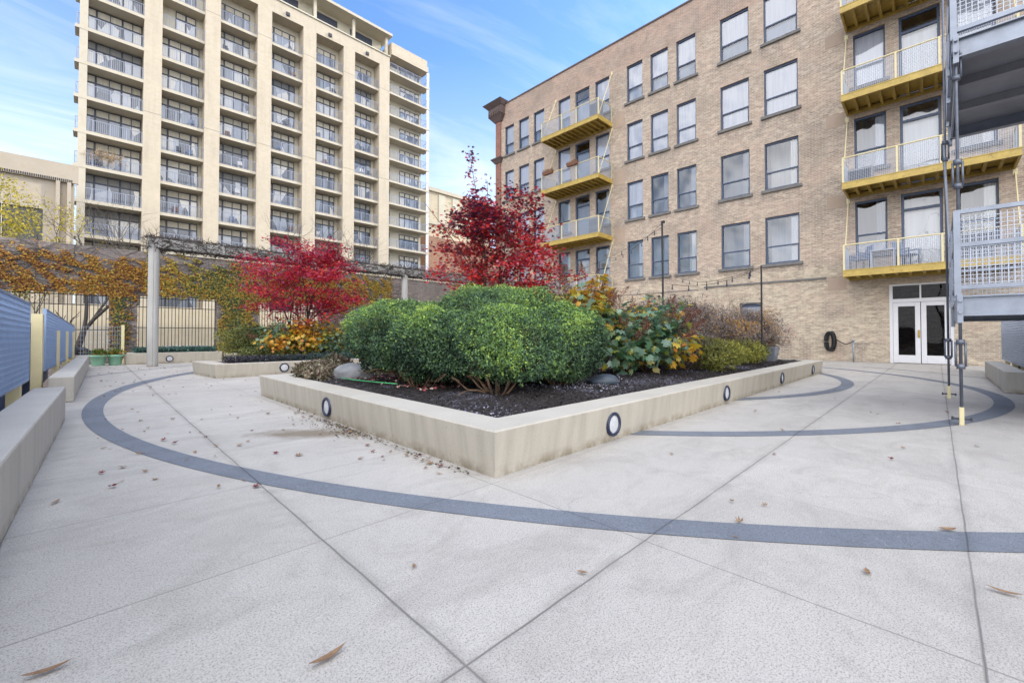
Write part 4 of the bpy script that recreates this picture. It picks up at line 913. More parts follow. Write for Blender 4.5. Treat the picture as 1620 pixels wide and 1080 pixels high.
# ------------------------------------------------------------------ shrubs
M['yew'] = mat_leaf('yew_needles', [(0, (.006, .015, .010)), (.22, (.020, .048, .028)), (.45, (.075, .140, .080)), (.62, (.125, .215, .105)), (.82, (.19, .34, .065)), (1, (.38, .50, .11))], .15, .6, .3)
def yew(c, r, base, label, n, seed, pw=3.0, stems=11):
    c = np.array(c, float); r = np.array(r, float); t = thing('clipped_yew', (base[0], base[1], .36), label, 'shrub', 'clipped evergreen shrubs')
    D = rng.normal(size=(n, 3)); D /= np.linalg.norm(D, axis=1, keepdims=True)
    sup = (np.abs(D) ** pw).sum(1) ** (-1 / pw)
    lump = 1 + .10 * noise3(D * r, seed, 3.2) + .075 * noise3(D * r, seed + 5, 9)
    depth = 1 - np.abs(rng.normal(0, .10, n)) - (rng.random(n) < .25) * rng.uniform(0, .5, n) + (rng.random(n) < .05) * rng.uniform(0, .12, n)
    P = c + D * (sup * lump * depth)[:, None] * r
    keep = P[:, 2] > .43 + .16 * noise3(P, seed + 9, 3.5) ; P = P[keep]; D = D[keep]; depth = depth[keep]
    out = D / r; out /= np.linalg.norm(out, axis=1, keepdims=True)
    m = len(P); rep = 5
    head = np.repeat(out, rep, 0) + rng.normal(0, .65, (m * rep, 3)) + (0, 0, .35); Pp = np.repeat(P, rep, 0) + rng.normal(0, .012, (m * rep, 3))
    nr = np.repeat(out, rep, 0) * .5 + rng.normal(0, .7, (m * rep, 3)) + (0, 0, .5)
    tone = .46 + .14 * noise3(P, seed + 2, 5) + .26 * np.clip((lump[keep] - 1) * 5, -1, 1) * .6 + .24 * np.clip((out[:, 2]), -.4, 1) + rng.normal(0, .13, m)  # top light painted into the tone: upward needles lighter, hollows darker
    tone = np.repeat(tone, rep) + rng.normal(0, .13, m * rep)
    leaves('foliage', 'yew', Pp, nr, rng.uniform(.018, .044, m * rep), M['yew'], t, tone, head, off=(base[0], base[1], .36))
    S = []
    for k in range(stems):
        a = rng.random() * 6.28; tips = []
        grow((base[0] + .06 * math.cos(a), base[1] + .06 * math.sin(a), .33), (math.cos(a) * .9, math.sin(a) * .9, 1.0), .34, .015, 4, S, tips, .55, .1, (2, 3), .8, 3, .15)
    S = [s for s in S if (((np.abs((s[1] - c) / r) ** pw).sum() < .97) or s[1][2] < .62)]
    segs_mesh('stems', S, M['ybark'], t, off=(base[0], base[1], .36), n=5)
    return t
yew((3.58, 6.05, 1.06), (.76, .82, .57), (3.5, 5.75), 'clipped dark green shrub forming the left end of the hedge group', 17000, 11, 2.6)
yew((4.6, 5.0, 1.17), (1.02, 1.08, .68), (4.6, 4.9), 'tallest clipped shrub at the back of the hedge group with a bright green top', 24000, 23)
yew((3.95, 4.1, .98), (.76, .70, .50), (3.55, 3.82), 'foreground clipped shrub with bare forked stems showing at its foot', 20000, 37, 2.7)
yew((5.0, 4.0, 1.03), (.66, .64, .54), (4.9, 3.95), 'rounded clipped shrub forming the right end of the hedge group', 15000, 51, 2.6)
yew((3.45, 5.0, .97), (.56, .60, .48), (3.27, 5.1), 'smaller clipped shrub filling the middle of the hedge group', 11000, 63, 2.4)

def maple(base, H, W_, label, n, seed, m, size, trunk=.07, pale=0, tall=None):
    random.seed(seed); t = thing('red_maple', base, label, 'tree', None); S = []; tips = []
    for k in range(3):
        a = 2.1 * k + seed; grow(base, (math.cos(a) * .45, math.sin(a) * .45, 1), H * .30, trunk * .6, 5, S, tips, .52, .10, (2, 3), .75, 3, .12)
    T_ = np.array([q[0] for q in tips]); c = np.array(base) + (0, 0, H * .60); rr = np.array([W_ / 2, W_ / 2, H * .40])
    nc = 150; D = rng.normal(size=(nc, 3)); D /= np.linalg.norm(D, axis=1, keepdims=True); CC = c + D * (rng.uniform(.35, 1.0, (nc, 1)) * (1 + .14 * noise3(D, seed + 40, 2.5)[:, None])) * rr
    S2 = [s for s in S if (((s[1] - c) / rr) ** 2).sum() < 1.15 or s[1][2] < c[2]]
    e = ((T_ - c) / rr); T_ = T_[(e ** 2).sum(1) < 1.1]
    allc = np.concatenate([T_[rng.integers(0, len(T_), 60)], CC]); pick = allc[rng.integers(0, len(allc), n)]; P = pick + rng.normal(0, 1, (n, 3)) * (.20 * W_ / 3.9, .20 * W_ / 3.9, .07)
    P = P[P[:, 2] > base[2] + H * .22]
    if tall is not None:
        for (p0, p1, cnt) in tall:
            p0 = np.array(p0, float); p1 = np.array(p1, float); S2.append((p0, (p0 + p1) / 2 + (0, 0, .05), .012, .008)); S2.append(((p0 + p1) / 2 + (0, 0, .05), p1, .008, .003))
            f = rng.random((cnt, 1)) ** 1.0; P = np.concatenate([P, p0 + (p1 - p0) * f + rng.normal(0, .07, (cnt, 3))])
    k = len(P); nr = rng.normal(0, .45, (k, 3)) + (0, 0, 1); hd = rng.normal(0, 1, (k, 3)) + (0, 0, -.5)
    zf = (P[:, 2] - base[2]) / H; side = noise3(P, seed, 1.7)
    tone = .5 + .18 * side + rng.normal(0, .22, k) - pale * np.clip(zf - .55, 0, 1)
    leaves('crown', 'maple7' if size > .05 else 'maple', P, nr, rng.uniform(size * .7, size * 1.2, k), m, t, tone, hd, off=base)
    segs_mesh('trunk', S2, M['mbark'], t, off=base, n=6); return t
M['mapleA'] = mat_leaf('crimson_maple_leaf', [(0, (.07, .005, .03)), (.2, (.22, .01, .07)), (.42, (.48, .02, .06)), (.66, (.68, .05, .03)), (.84, (.52, .12, .30)), (1, (.70, .26, .06))], .45, .45, .4)
M['mapleB'] = mat_leaf('dark_maple_leaf', [(0, (.06, .02, .05)), (.15, (.18, .02, .045)), (.33, (.50, .025, .035)), (.6, (.74, .05, .03)), (.8, (.62, .14, .20)), (1, (.66, .42, .54))], .4, .4, .5)
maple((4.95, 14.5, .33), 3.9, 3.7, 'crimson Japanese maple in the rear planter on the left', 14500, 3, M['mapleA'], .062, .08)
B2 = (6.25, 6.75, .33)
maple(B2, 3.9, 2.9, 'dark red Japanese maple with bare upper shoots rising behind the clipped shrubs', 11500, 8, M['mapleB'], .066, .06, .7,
      [((6.0, 6.9, 3.2), (5.75, 7.1, 5.1), 170), ((6.1, 6.8, 3.0), (6.1, 6.9, 4.5), 90), ((5.8, 7.1, 2.6), (4.95, 7.6, 3.9), 16), ((6.4, 6.4, 3.0), (6.6, 6.4, 4.2), 120), ((6.6, 6.2, 2.8), (6.9, 6.0, 3.9), 110), ((6.6, 6.1, 2.2), (7.3, 5.2, 2.35), 150)])

def bush(name, base, c, r, kind, size, m, n, label, cat, seed, layers=True, stems=10, up=.6, group=None, zmin=.36, tonef=None, hrnd=.8, shell=.55):
    t = thing(name, base, label, cat, group); c = np.array(c, float); r = np.array(r, float)
    D = rng.normal(size=(n, 3)); D /= np.linalg.norm(D, axis=1, keepdims=True)
    rad = (shell + (1 - shell) * rng.random(n)) * (1 + .22 * noise3(D * r, seed, 4) + .14 * noise3(D * r, seed + 1, 9)); P = c + D * rad[:, None] * r
    P = P[P[:, 2] > zmin]; k = len(P); out = (P - c) / r
    nr = rng.normal(0, .45, (k, 3)) + out * .5 + (0, 0, up); hd = out * .8 + rng.normal(0, hrnd, (k, 3)) + (0, 0, -.25 if up > .3 else .6)
    tone = .5 + .22 * noise3(P, seed + 3, 3) + rng.normal(0, .17, k)
    if tonef is not None: tone = tonef(P, tone)
    leaves('foliage', kind, P, nr, rng.uniform(size * .65, size * 1.2, k), m, t, tone, hd, off=base)
    S = []
    for j in range(stems):
        d = rng.normal(0, .55, 3); d[2] = 1; tips = []; grow(base, d, r[2] * .9, .016, 3, S, tips, .5, .1, (2, 3), .8, 3, .12)
    S = [s for s in S if (((s[1] - c) / r) ** 2).sum() < .95]
    if S: segs_mesh('stems', S, M['mbark'], t, off=base, n=4)
    return t, c, r
M['hyd'] = mat_leaf('hydrangea_leaf', [(0, (.03, .075, .04)), (.22, (.06, .15, .06)), (.42, (.13, .25, .16)), (.56, (.20, .32, .26)), (.66, (.28, .32, .06)), (.82, (.60, .42, .04)), (1, (.62, .25, .03))], .35, .32, .6)
M['panicle'] = mat_leaf('dry_panicle', [(0, (.05, .018, .012)), (.5, (.14, .05, .03)), (1, (.27, .12, .08))], .15, .7)
def panicles(t, base, cs, L, r, n):
    P = []; n = int(n * .8)
    for c0, d in cs:
        c0 = np.array(c0); d = np.array(d, float); d /= np.linalg.norm(d); f = rng.random(n) ** 1.2; q_ = c0 + d * (f * L)[:, None] + rng.normal(0, 1, (n, 3)) * (r * (1.05 - f))[:, None]; P.append(q_)
    P = np.concatenate(P); leaves('flower_panicles', 'chip', P, rng.normal(size=P.shape), rng.uniform(.012, .024, len(P)), M['panicle'], t, off=base)
def hydrangea(base, c, r, label, n, seed, npan, size=.13, tonef=None):
    t, c, r = bush('hydrangea', base, c, r, 'oak', size, M['hyd'], n, label, 'shrub', seed, up=.7, tonef=tonef, shell=.35)
    cs = []
    for k in range(npan):
        d = rng.normal(size=3); d[2] = abs(d[2]) * .6 + .1; d /= np.linalg.norm(d); cs.append((c + d * r * .98, d + (0, 0, .25)))
    if cs: panicles(t, base, cs, .26, .05, 230)
    return t
hydrangea((6.6, 4.6, .36), (6.35, 4.45, 1.45), (.60, .62, .74), 'tall oakleaf hydrangea with brown flower heads right of the clipped shrubs', 950, 3, 34, .13, lambda P, t_: t_ + .1)
hydrangea((7.6, 4.0, .36), (7.45, 4.0, 1.02), (1.25, .85, .60), 'low spreading oakleaf hydrangea with green and yellow leaves above the right planter rim', 1900, 7, 40, .13, lambda P, t_: t_ + .08)
hydrangea((9.0, 4.5, .36), (8.7, 4.4, 1.2), (1.1, .85, .68), 'smaller hydrangea with reddish heads under the tall black pole', 1100, 9, 30, .11, lambda P, t_: t_ + .12)
hydrangea((7.2, 6.3, .36), (7.0, 6.3, 1.75), (.9, .6, .5), 'hydrangea tops showing just above the hedge beside the dark red maple', 420, 14, 20, .12)
ty = lambda P, t_: t_ + .18
hydrangea((4.7, 13.9, .36), (5.0, 13.9, .95), (1.75, .5, .62), 'yellow and orange hydrangea below the crimson maple on the left', 2600, 17, 12, .10, ty)
hydrangea((4.0, 8.0, .36), (4.05, 7.8, 1.05), (.38, .36, .62), 'yellow green leafy shrub squeezed beside the left end of the hedge', 420, 19, 0, .12, lambda P, t_: t_ + .22)
M['juniper'] = mat_leaf('juniper_spray', [(0, (.03, .06, .02)), (.4, (.10, .14, .04)), (.75, (.24, .24, .06)), (1, (.38, .33, .06))], .3)
bush('juniper', (3.6, 16.2, .36), (4.2, 16.3, .85), (1.5, .8, .72), 'yew', .07, M['juniper'], 14000, 'feathery yellow green spreading shrub beside the barred wall opening', 'shrub', 31, up=.2, zmin=.2)
bush('juniper', (3.6, 13.95, .36), (4.0, 13.95, .55), (.9, .42, .30), 'yew', .05, M['juniper'], 6000, 'low grey green feathery shrub on the left corner of the rear planter', 'shrub', 33, up=.2)
M['cover'] = mat_leaf('ground_cover', [(0, (.03, .035, .045)), (.35, (.07, .055, .085)), (.6, (.05, .10, .10)), (.85, (.08, .20, .14)), (1, (.14, .26, .22))], .2, .4)
n_ = 9000; P = np.stack([rng.uniform(2.5, 7.5, n_), rng.uniform(13.05, 13.6, n_), .37 + .16 * rng.random(n_)], 1)
tag(leaves('ground_cover', 'oval', P, rng.normal(0, .5, (n_, 3)) + (0, 0, 1), rng.uniform(.03, .065, n_), M['cover'], rnd=np.clip(.18 + (P[:, 0] - 2.5) * .16 + rng.normal(0, .18, n_), 0, 1)), 'purple and blue green creeping cover spilling over the rear planter rim', 'ground cover', kind='stuff')
n_ = 5000; P = np.stack([rng.uniform(1.2, 3.75, n_), rng.uniform(21.2, 22.3, n_), .40 + .22 * rng.random(n_)], 1)
tag(leaves('ground_cover', 'oval', P, rng.normal(0, .5, (n_, 3)) + (0, 0, 1), rng.uniform(.05, .09, n_), M['cover'], rnd=np.clip(rng.normal(.72, .15, n_), 0, 1)), 'dark green creeping cover in the low planter behind the pergola column', 'ground cover', kind='stuff')
M['coral'] = mat_leaf('bronze_leaf', [(0, (.03, .02, .02)), (.35, (.12, .05, .04)), (.6, (.09, .12, .05)), (.85, (.24, .14, .10)), (1, (.30, .28, .2))], .25, .4)
bush('bronze_plant', (2.75, 7.9, .36), (2.8, 7.75, .47), (.30, .75, .20), 'oval', .05, M['coral'], 3600, 'low bronze and green leafy plant spilling over the left planter end', 'plant', 41, stems=8)
bush('bronze_plant', (3.3, 8.1, .36), (3.3, 8.0, .52), (.4, .3, .26), 'oval', .05, M['coral'], 1800, 'upright reddish stems of a leafy plant behind the left planter rim', 'plant', 43, stems=10)
M['spirea'] = mat_leaf('fine_yellow_leaf', [(0, (.05, .06, .02)), (.4, (.14, .15, .03)), (.75, (.30, .30, .05)), (1, (.42, .40, .08))], .3)
M['tanfine'] = mat_leaf('dry_fine_leaf', [(0, (.07, .05, .035)), (.4, (.16, .13, .11)), (.7, (.26, .23, .24)), (.9, (.42, .22, .05)), (1, (.5, .3, .06))], .25)
bush('spirea', (9.4, 3.3, .36), (9.3, 3.4, .70), (.95, .60, .34), 'sprig', .075, M['spirea'], 8000, 'arching yellow green fine leaved shrub leaning over the right planter rim', 'shrub', 51, up=.1, hrnd=.5)
bush('spirea', (12.2, 3.4, .36), (12.0, 3.5, .66), (1.1, .55, .30), 'sprig', .07, M['spirea'], 5000, 'thin pale green shrub beside the planter box near the far right end', 'shrub', 52, up=.1, hrnd=.5)
bush('dry_shrub', (11, 5.0, .36), (10.6, 4.9, 1.25), (1.8, 1.1, .88), 'sprig', .075, M['tanfine'], 15000, 'grey brown twiggy shrub with a few orange leaves below the bare branches', 'shrub', 53, up=.1, stems=22)
bush('dry_shrub', (13.6, 4.0, .36), (14.0, 4.0, 1.12), (1.7, .9, .78), 'sprig', .075, M['tanfine'], 20000, 'grey brown shrub turning orange at the far right end of the planter', 'shrub', 54, up=.1, stems=18, tonef=lambda P, t_: t_ + .12 * (P[:, 0] > 14.0) + .1)
bush('dry_shrub', (12.2, 4.7, .36), (12.2, 4.7, 1.15), (1.3, .9, .80), 'sprig', .075, M['tanfine'], 15000, 'grey brown shrub behind the pale planter box and the short black pole', 'shrub', 56, up=.1, stems=18, tonef=lambda P, t_: t_ + .05)
bush('dry_shrub', (8.6, 3.7, .36), (8.6, 3.8, .85), (.6, .5, .56), 'sprig', .06, M['tanfine'], 7000, 'dense brown stemmed shrub between the hydrangea and the yellow green shrub', 'shrub', 55, up=.1, stems=14, tonef=lambda P, t_: t_ - .2)

def bare_tree(base, H, r, label, seed, depth=6, spread=.5, m=None, name='bare_tree', lean=(0, 0, 1), trunks=1, group='bare trees'):
    random.seed(seed); t = thing(name, base, label, 'tree', group); S = []; tips = []
    for k in range(trunks):
        d = np.array(lean, float) + (rng.normal(0, .35, 3) if trunks > 1 else 0); grow(base, d, H * .27, r, depth, S, tips, spread, .12, (2, 3), .75, 3, .14)
    segs_mesh('trunk', S, m or M['twig'], t, off=base, n=4); return t, tips
bare_tree((13.0, 4.3, .36), 2.4, .014, 'leafless shrub spreading thin branches in front of the brick wall', 71, 5, .55, trunks=5)
bare_tree((1.0, 27.5, -1.5), 11.0, .17, 'leafless tree behind the wall in front of the left end of the tower', 72, 6, .5)
bare_tree((-.9, 28.5, -1.5), 10.6, .15, 'leafless tree beyond the wall beside the beige building', 73, 6, .5)
bare_tree((8.5, 27, -1.5), 10.2, .15, 'leafless tree beyond the pergola beam behind the crimson maple', 74, 6, .5)
bare_tree((14.3, 28, -1.5), 11.5, .18, 'leafless tree beyond the pergola beam at the right part of the tower', 75, 6, .5)
bare_tree((17.2, 28, -1.5), 11, .16, 'leafless tree half hidden by the dark red maple', 76, 6, .5)
bare_tree((-1.0, 24.3, -1.5), 5.2, .16, 'crooked dark trunk leaning behind the barred opening', 77, 4, .6, M['mbark'], lean=(-.25, 0, 1))
M['yleaf'] = mat_leaf('yellow_leaf', [(0, (.20, .20, .03)), (.5, (.50, .42, .05)), (1, (.72, .58, .10))], .45)
def leafy_tree(base, H, label, seed, n, sz=.1):
    t, tips = bare_tree(base, H, .07, label, seed, 5, .5, name='yellow_tree', group='yellow trees'); Tt = np.array([q[0] for q in tips])
    P = Tt[rng.integers(0, len(Tt), n)] + rng.normal(0, .18, (n, 3)); leaves('crown', 'ivy', P, rng.normal(size=(n, 3)) + (0, 0, .6), rng.uniform(sz * .6, sz, n), M['yleaf'], t, off=base)
leafy_tree((-3.15, 27.0, -1.5), 10.2, 'yellow leaved tree at the far left above the ivy wall', 81, 5200)
leafy_tree((-2.2, 30.0, -1.5), 7.6, 'low yellow foliage just over the wall left of the tower', 82, 3000)
leafy_tree((-2.6, 24.8, -1.5), 4.2, 'yellow green tree seen through the left barred opening', 83, 3000, .12)

# ------------------------------------------------------------------ tower (facade plane Y = TY)
TY = 50.0; TO = (3, TY, 0)
tw = thing('apartment_tower', TO, 'cream apartment tower with stacked balconies behind the ivy wall', 'building')
pil = [(3.11, 4.37), (7.59, 8.84), (12.09, 13.43), (16.62, 18.02), (21.2, 22.6), (25.84, 27.25)]
LV = [12.4 + 2.9 * k for k in range(-4, 9)]       # slab top levels
TOPZ = 37.35
pm = MB()
for a, b in pil: pm.box(a, b, TY, TY + 1.75, -1.5, TOPZ - 1.5)
pm.box(3.11, 27.25, TY, TY + 1.75, TOPZ - 1.499, TOPZ)
pm.build('pillar_frame', M['tower'], tw, TO)
MB().box(3.0, 27.35, TY - .12, TY + 1.8, TOPZ + .002, TOPZ + .14).build('ledge', M['towerback'], tw, TO)
bays = [(4.37, 7.59), (8.84, 12.09), (13.43, 16.62), (18.02, 21.2), (22.6, 25.84)]
BW = TY + 1.55
bk = MB().box(-.6, 33.0, BW, BW + 12, -1.5, 37.3)
bk.build('back_wall', M['towerback'], tw, TO)
MB().box(-.95, -.45, TY + .02, TY + .5, -1.5, 40).build('corner_column', M['towerslab'], tw, TO)
def rail_mesh(x0, x1, y, z, h=1.03, step=.125, posts=4):
    m = MB(); m.box(x0, x1, y - .02, y + .02, z + h - .05, z + h).box(x0, x1, y - .015, y + .015, z + .08, z + .11)
    for k in range(posts + 1): x = x0 + (x1 - x0) * k / posts; m.box(x - .03, x + .03, y - .025, y + .025, z, z + h - .002)
    x = x0 + step
    while x < x1 - .05: m.box(x - .010, x + .010, y - .010, y + .010, z + .1, z + h - .04); x += step
    return m
def tower_window(x0, x1, z, h, cols, tfrac=.27):
    """frame + panes + transom blinds in the window wall; cols = list of mullion fractions"""
    y = BW - .10; f = MB(); t = .07; zt = z + h * (1 - tfrac)
    f.box(x0, x1, y, y + .09, z + h - t, z + h).box(x0, x1, y, y + .09, z, z + t * .8).box(x0, x1, y + .003, y + .087, zt - .06, zt + .06)
    for c in cols:
        w = .13 if c in cols[1:2] or c in cols[3:4] else .055
        x = x0 + (x1 - x0) * c; x = min(max(x, x0 + w / 2), x1 - w / 2); f.box(x - w / 2, x + w / 2, y - .004, y + .094, z + .002, z + h - .002)
    o = f.build('window', M['towerframe'], tw, TO)
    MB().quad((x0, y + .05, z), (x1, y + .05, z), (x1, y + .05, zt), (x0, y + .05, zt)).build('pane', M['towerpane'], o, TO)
    MB().quad((x0, y + .052, zt), (x1, y + .052, zt), (x1, y + .052, z + h), (x0, y + .052, z + h)).build('transom_pane', M['transom'], o, TO)
nwin = 0
for li, z in enumerate(LV):
    if z > 36: continue
    # bay balconies
    for bi, (a, b) in enumerate(bays):
        if z > 34.5: continue
        o = MB().box(a - .001, b + .001, TY + .22, BW + .01, z - .28, z).build('balcony', M['towerslab'], tw, TO)
        if z > 6: rail_mesh(a + .02, b - .02, TY + .28, z, posts=3).build('railing', M['rail'], o, TO)
        if z > 3:
            h = 2.5 if bi != 9 else 2.5
            if bi == 0 and z > 28: tower_window(a + 1.1, b - .55, z, 2.5, [0, .5, 1])
            elif bi == 0: tower_window(a + .02, b - .25, z, 2.5, [0, .2, .5, .8, 1])
            else: tower_window(a + .02, b - .42, z, 2.5, [0, .2, .5, .78, 1])
    # left wing slabs
    if z < 41:
        o = MB().box(-1.22, 3.109, TY + .0, BW + .01, z - .28, z).build('balcony', M['towerslab'], tw, TO)
        if z > 6: 
            r = rail_mesh(-1.1, 3.09, TY + .08, z, posts=4)
            for k in range(12): yy = TY + .16 + k * .12; r.box(-1.11, -1.09, yy, yy + .02, z + .08, z + 1.0)
            r.box(-1.12, -1.08, TY + .1, BW, z + .98, z + 1.03); r.build('railing', M['rail'], o, TO)
        if z > 3: tower_window(-.55, 3.05, z, 2.55, [0, .17, .41, .63, .82, 1])
    # right wing
    zr = z + .2
    o = MB().box(27.251, 33.45, TY + .05, BW + .01, zr - .24, zr).build('balcony', M['towerslab'], tw, TO)
    if z > 6:
        r = rail_mesh(27.3, 33.3, TY + .12, zr, posts=5); r.box(33.28, 33.32, TY + .1, BW, zr + .98, zr + 1.03); r.build('railing', M['rail'], o, TO)
    if z > 3: tower_window(27.35, 28.15, zr, 2.2, [0, 1]); tower_window(29.6, 32.6, zr, 2.2, [0, .27, .52, .78, 1])
MB().box(33.0, 33.4, TY + .1, TY + .25, -1.5, 38.0).build('corner_post', M['white'], tw, TO)
# penthouse with overhanging roof
MB().box(3.2, 27.0, TY + 1.9, TY + 11, TOPZ + .1, 40.1).build('penthouse_wall', M['towerback'], tw, TO)
MB().box(0, 27.55, TY - .2, TY + 12, 40.1, 40.42).build('roof', M['towerslab'], tw, TO)
x = 4.6
while x < 27: MB().box(x, x + 2.9, TY + 1.83, TY + 1.89, TOPZ + .75, 39.75).build('penthouse_window', M['towerframe'], tw, TO); x += 4.55
for x in (8.8, 13.4, 18.0, 22.6, 27.0): MB().box(x - .16, x + .16, TY + .35, TY + .65, TOPZ + .14, 40.098).build('roof_post', M['towerslab'], tw, TO)
MB().box(27.56, 33.2, TY + .0, TY + 11, 37.9, 38.65).box(27.56, 33.05, TY + .1, TY + 11, 38.652, 39.55).build('parapet', M['tower'], tw, TO)
for a, b in bays: MB().box((a + b) / 2 - .25, (a + b) / 2 + .12, TY - .16, TY - .002, 36.15, 36.5).build('wall_lamp', M['darksteel'], tw, TO)
# balcony furniture, a few pixels each
fr = []
for k in range(22):
    bi = int(rng.integers(0, 5)); li = int(rng.integers(4, 11)); a, b = bays[bi]; x = rng.uniform(a + .5, b - .6); z = LV[li]; y = TY + rng.uniform(.6, 1.0)
    m = MB().box(x - .22, x + .22, y - .22, y + .22, z + .38, z + .44).box(x - .22, x + .22, y + .18, y + .22, z + .44, z + .9)
    for a_ in (-.2, .17):
        for b_ in (-.2, .17): m.box(x + a_, x + a_ + .03, y + b_, y + b_ + .03, z, z + .38)
    tag(m.build('balcony_chair', M[['darksteel', 'chair', 'terracotta', 'white'][k % 4]], None, (x, y, z)), ['small dark metal chair on a tower balcony', 'small blue chair on a tower balcony', 'small brown chair on a tower balcony', 'small white chair on a tower balcony'][k % 4], 'chair', 'chairs on the tower balconies')
# balcony plants
n_ = 500; P = rng.normal(0, 1, (n_, 3)) * (.55, .08, .22) + (.85, TY + .02, 15.3 + .9)
o = leaves('balcony_grass', 'blade', P, rng.normal(size=(n_, 3)), .45, mat_leaf('dry_grass', [(0, (.3, .2, .1)), (1, (.55, .42, .25))], .2), head=rng.normal(0, .5, (n_, 3)) + (0, 0, .6)); tag(o, 'dry ornamental grasses on a balcony at the left end of the tower', 'plant')

# ------------------------------------------------------------------ other buildings
def simple_building(name, x0, x1, y, z, depth, m, label, wins, frame=None, sill=False, extra=None):
    o = (x0, y, 0); t = thing(name, o, label, 'building'); w = wall_y(y, x0, x1, -1.5, z, [q for q in wins], .25)
    w.quad((x0, y, z), (x1, y, z), (x1, y + depth, z), (x0, y + depth, z)); w.quad((x1, y, -1.5), (x1, y + depth, -1.5), (x1, y + depth, z), (x1, y, z)); w.quad((x0, y + depth, -1.5), (x0, y, -1.5), (x0, y, z), (x0, y + depth, z))
    w.build('wall', m, t, o)
    for (a, b, c, d) in wins:
        f = MB().box(a, b, y + .14, y + .2, c, c + .1).box(a, b, y + .14, y + .2, d - .1, d).box((a + b) / 2 - .05, (a + b) / 2 + .05, y + .13, y + .21, c + .1, d - .1)
        fo = f.build('window', M['towerframe'], t, o); MB().quad((a, y + .18, c), (b, y + .18, c), (b, y + .18, d), (a, y + .18, d)).build('pane', M['carglass'], fo, o)
    if extra: extra(t, o)
    return t
def lb_extra(t, o):
    y = 44; m = MB().box(-24, -.75, y - .25, y - .001, 12.0, 13.3)
    m.build('fascia', M['leftwall'], t, o)
    d = MB()
    for k in range(120): d.box(-13 + k * .1, -13 + k * .1 + .05, y - .27, y - .252, 12.02, 12.2)
    d.build('dentil_band', M['dark'], t, o)
    for x in (-2.15, -1.6): MB().box(x + .3, x + .5, y - .3, y - .002, -1.5, 11.99).build('pilaster', M['leftwall'], t, o)
    for x in (-6.2, -4.3): MB().box(x - .02, x + .02, y - .015, y - .001, -1.5, 11.99).build('panel_joint', M['towerback'], t, o)
simple_building('office_building', -24, -1.0, 44, 13.35, 3, M['leftwall'], 'low beige panelled building at the far left beside the tower', [(-5.8, -2.45, 5.5, 9.9), (-12, -7.2, 5.5, 9.9)], extra=lb_extra)
def rb_extra(t, o):
    y = 58; MB().box(38.5, 52.2, y - .25, y - .002, 19.2, 19.6).box(38.5, 52.2, y - .35, y - .002, 24.6, 25.2).build('cornice', M['towerslab'], t, o)
    for x in (40.6, 43.4, 46.2): MB().box(x, x + 1.3, y - .12, y - .003, 19.61, 24.4).build('panel', M['towerback'], t, o)
simple_building('rear_building', 38.5, 52, 58, 25.2, 10, M['backwall'], 'cream stone building glimpsed behind the dark red maple', [(43, 44.2, 10, 13), (46.5, 47.7, 10, 13)], extra=rb_extra)
simple_building('rear_building', 36.2, 60, 55, 16.4, 2.5, mat_brick('orange_brick', (.42, .22, .12), (.32, .15, .09), (.4, .33, .27), (.2, .1, .07), .2), 'lower orange brick building right of the tower behind the maple', [(38, 39.4, 6, 9), (41.5, 43, 6, 9)])
simple_building('garage_wall', -30, 30, 36.0, 2.9, .4, M['backwall'], 'long cream street wall seen through the barred openings', [])
# cars on the street behind the bars
def car(loc, label, col):
    t = thing('parked_car', loc, label, 'car', 'cars parked behind the wall')
    prof = [(-2.2, .35), (2.2, .35), (2.25, .8), (1.3, 1.0), (.7, 1.5), (-.9, 1.52), (-1.7, 1.05), (-2.25, .95)]
    m = MB(); n = len(prof); m.v += [(x, -.85, z) for x, z in prof] + [(x, .85, z) for x, z in prof]; m.f.append(tuple(range(n))); m.f.append(tuple(reversed(range(n, 2 * n))))
    for j in range(n): m.f.append((j, (j + 1) % n, n + (j + 1) % n, n + j))
    m.build('body', col, t, bevel=.06)
    g_ = MB().hexa([(-1.5, -.865, 1.08), (1.05, -.865, 1.08), (1.05, .865, 1.08), (-1.5, .865, 1.08), (-.85, -.86, 1.45), (.65, -.86, 1.45), (.65, .86, 1.45), (-.85, .86, 1.45)]); g_.build('windows', M['carglass'], t)
    for x in (-1.4, 1.4):
        for y in (-.8, .8): MB().tube([(x, y - .1, .33), (x, y + .1, .33)], .33, 18).build('wheel', M['black'], t)
car((3.6, 25.8, -1.0), 'silver car roof behind the right barred opening', M['car']); car((-.9, 26.5, -1.0), 'dark car behind the left barred opening', paint('dark_car', (.05, .06, .08), .3, .4)); car((7.2, 26.2, -1.0), 'white car behind the third barred opening', M['white'])

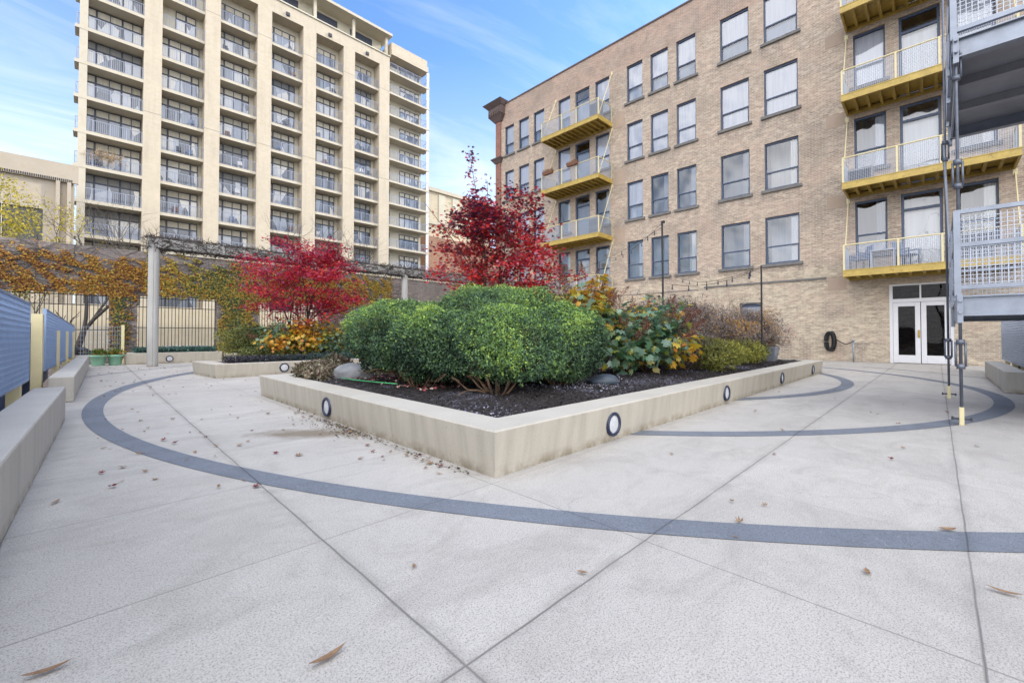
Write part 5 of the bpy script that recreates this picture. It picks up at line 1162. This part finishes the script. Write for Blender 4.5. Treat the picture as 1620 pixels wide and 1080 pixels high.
# ------------------------------------------------------------------ fallen leaves
M['drybrown'] = mat_leaf('dry_brown_leaf', [(0, (.12, .07, .04)), (.5, (.24, .15, .09)), (1, (.42, .30, .17))], .15, .7)
M['dryred'] = mat_leaf('fallen_red_leaf', [(0, (.10, .02, .02)), (1, (.24, .04, .04))], .15, .6)
def curl_leaf(name, L, w, m, lobed=False):
    if lobed:
        V = np.array(T['maple7']).reshape(-1, 3) * L; V[:, 2] = .006 + .25 * (V[:, 0] ** 2 + V[:, 1] ** 2) / L + rng.normal(0, .002, len(V)).clip(-.004, .01); F = np.arange(len(V)).reshape(-1, 4)
    else:
        k = 9; V = []; 
        for i in range(k):
            f = i / (k - 1); ww = w * math.sin(math.pi * min(1, f * 1.0 + .02)) ** .8; x = (f - .5) * L; zc = .004 + .02 * L / .1 * (f - .5) ** 2 * 2
            for s in (-1, -.5, 0, .5, 1): V.append((x, s * ww + .15 * L * (f - .5) ** 2, zc + .35 * ww * abs(s) ** 1.5))
        F = [(i * 5 + j, i * 5 + j + 1, i * 5 + 5 + j + 1, i * 5 + 5 + j) for i in range(k - 1) for j in range(4)]; V = np.array(V)
    return npmesh(name, V, F, m, rnd=rng.random(len(F)) * .3 + .35)
specials = [((.586, 1.469), .13, .013, 'drybrown', False, 'long curled brown leaf at the bottom edge left of centre', R(5)), ((-.085, 2.053), .12, .012, 'drybrown', False, 'narrow dark curled leaf at the bottom left corner', R(-5)),
 ((2.77, -.193), .11, .012, 'drybrown', False, 'slim pale leaf near the right edge of the deck', R(-85)), ((3.434, -.033), .10, .018, 'drybrown', False, 'brown leaf lying on the blue band at the right', R(-45)),
 ((.848, 3.477), .055, 0, 'dryred', True, 'dark red maple leaf just below the blue band at the left', 0), ((1.35, 4.098), .06, 0, 'drybrown', True, 'tan lobed leaf between the band and the planter', 1), ((2.07, 3.05), .07, 0, 'drybrown', True, 'tan lobed leaf against the foot of the planter', 2),
 ((1.237, 4.324), .045, 0, 'dryred', True, 'small red leaf beside the tan lobed leaf', 2), ((1.95, 4.0), .05, 0, 'dryred', True, 'red maple leaf near the planter wall and the damp stain', 0), ((-.147, 4.078), .08, .012, 'drybrown', False, 'brown twig like leaf near the left bench', R(60)), ((1.099, 1.758), .04, .008, 'drybrown', False, 'tiny brown leaf in the middle of the front slab', 1), ((1.619, 1.166), .05, .01, 'drybrown', False, 'small dark leaf on the joint at front centre', 2)]
for (p, L_, w_, mk, lob, lab, rz) in specials:
    o = curl_leaf('fallen_leaf', L_, w_, M[mk], lob); o.location = (p[0], p[1], .006); o.rotation_euler = (0, 0, rz); tag(o, lab, 'leaf', 'fallen leaves on the deck')
lp = [curl_leaf('fallen_leaf', .045, 0, M['drybrown'], True), curl_leaf('fallen_leaf', .05, .01, M['drybrown']), curl_leaf('fallen_leaf', .045, 0, M['dryred'], True)]
labs = ['small dry lobed brown leaf scattered on the pale deck', 'small dry oval brown leaf scattered on the pale deck', 'small dry red leaf scattered on the pale deck']
first = [True] * 3; cnt = 0
while cnt < 190:
    u = rng.random()
    if u < .74: x = rng.uniform(-.1, 3.4); y = rng.uniform(4.2, 20.5)
    elif u < .84: x = 2.13 - abs(rng.normal(0, .12)); y = rng.uniform(2.6, 6.5)
    elif u < .92: x = rng.uniform(2.3, 12); y = rng.uniform(-.5, 2.2)
    else: x = rng.uniform(-.1, 2.1); y = rng.uniform(3.6, 7)
    if 2.1 < x < 15.5 and 2.3 < y < 8.8: continue
    if x > 2.0 and y > 12.8: continue
    if x < -.0 + .0 * y: continue
    k = int(rng.choice(3, p=[.4, .4, .2]))
    if first[k]: o = lp[k]; first[k] = False
    else: o = lp[k].copy(); COL.objects.link(o)
    s = rng.uniform(.55, 1.15); o.location = (x, y, .006); o.rotation_euler = (rng.normal(0, .12), rng.normal(0, .12), rng.random() * 6.28); o.scale = (s, s, s * rng.uniform(.8, 1.8)); tag(o, labs[k], 'leaf', 'fallen leaves on the deck'); cnt += 1
n_ = 520; f = rng.random(n_); f = np.where(rng.random(n_) < .55, np.clip(rng.normal(.55, .09, n_), 0, 1), f); P = np.stack([2.17 - np.abs(rng.normal(0, .05, n_)) - .25 * (rng.random(n_) < .35) * rng.random(n_) * (np.abs(3 + f * 3 - 4.9) < .6), 2.6 + f * 4.2, .008 + rng.random(n_) * .01], 1)
tag(leaves('leaf_debris', 'chip', P, rng.normal(0, .3, (n_, 3)) + (0, 0, 1), rng.uniform(.012, .035, n_), M['coral']), 'dark leaf crumbs gathered along the foot of the left planter wall', 'debris', kind='stuff')
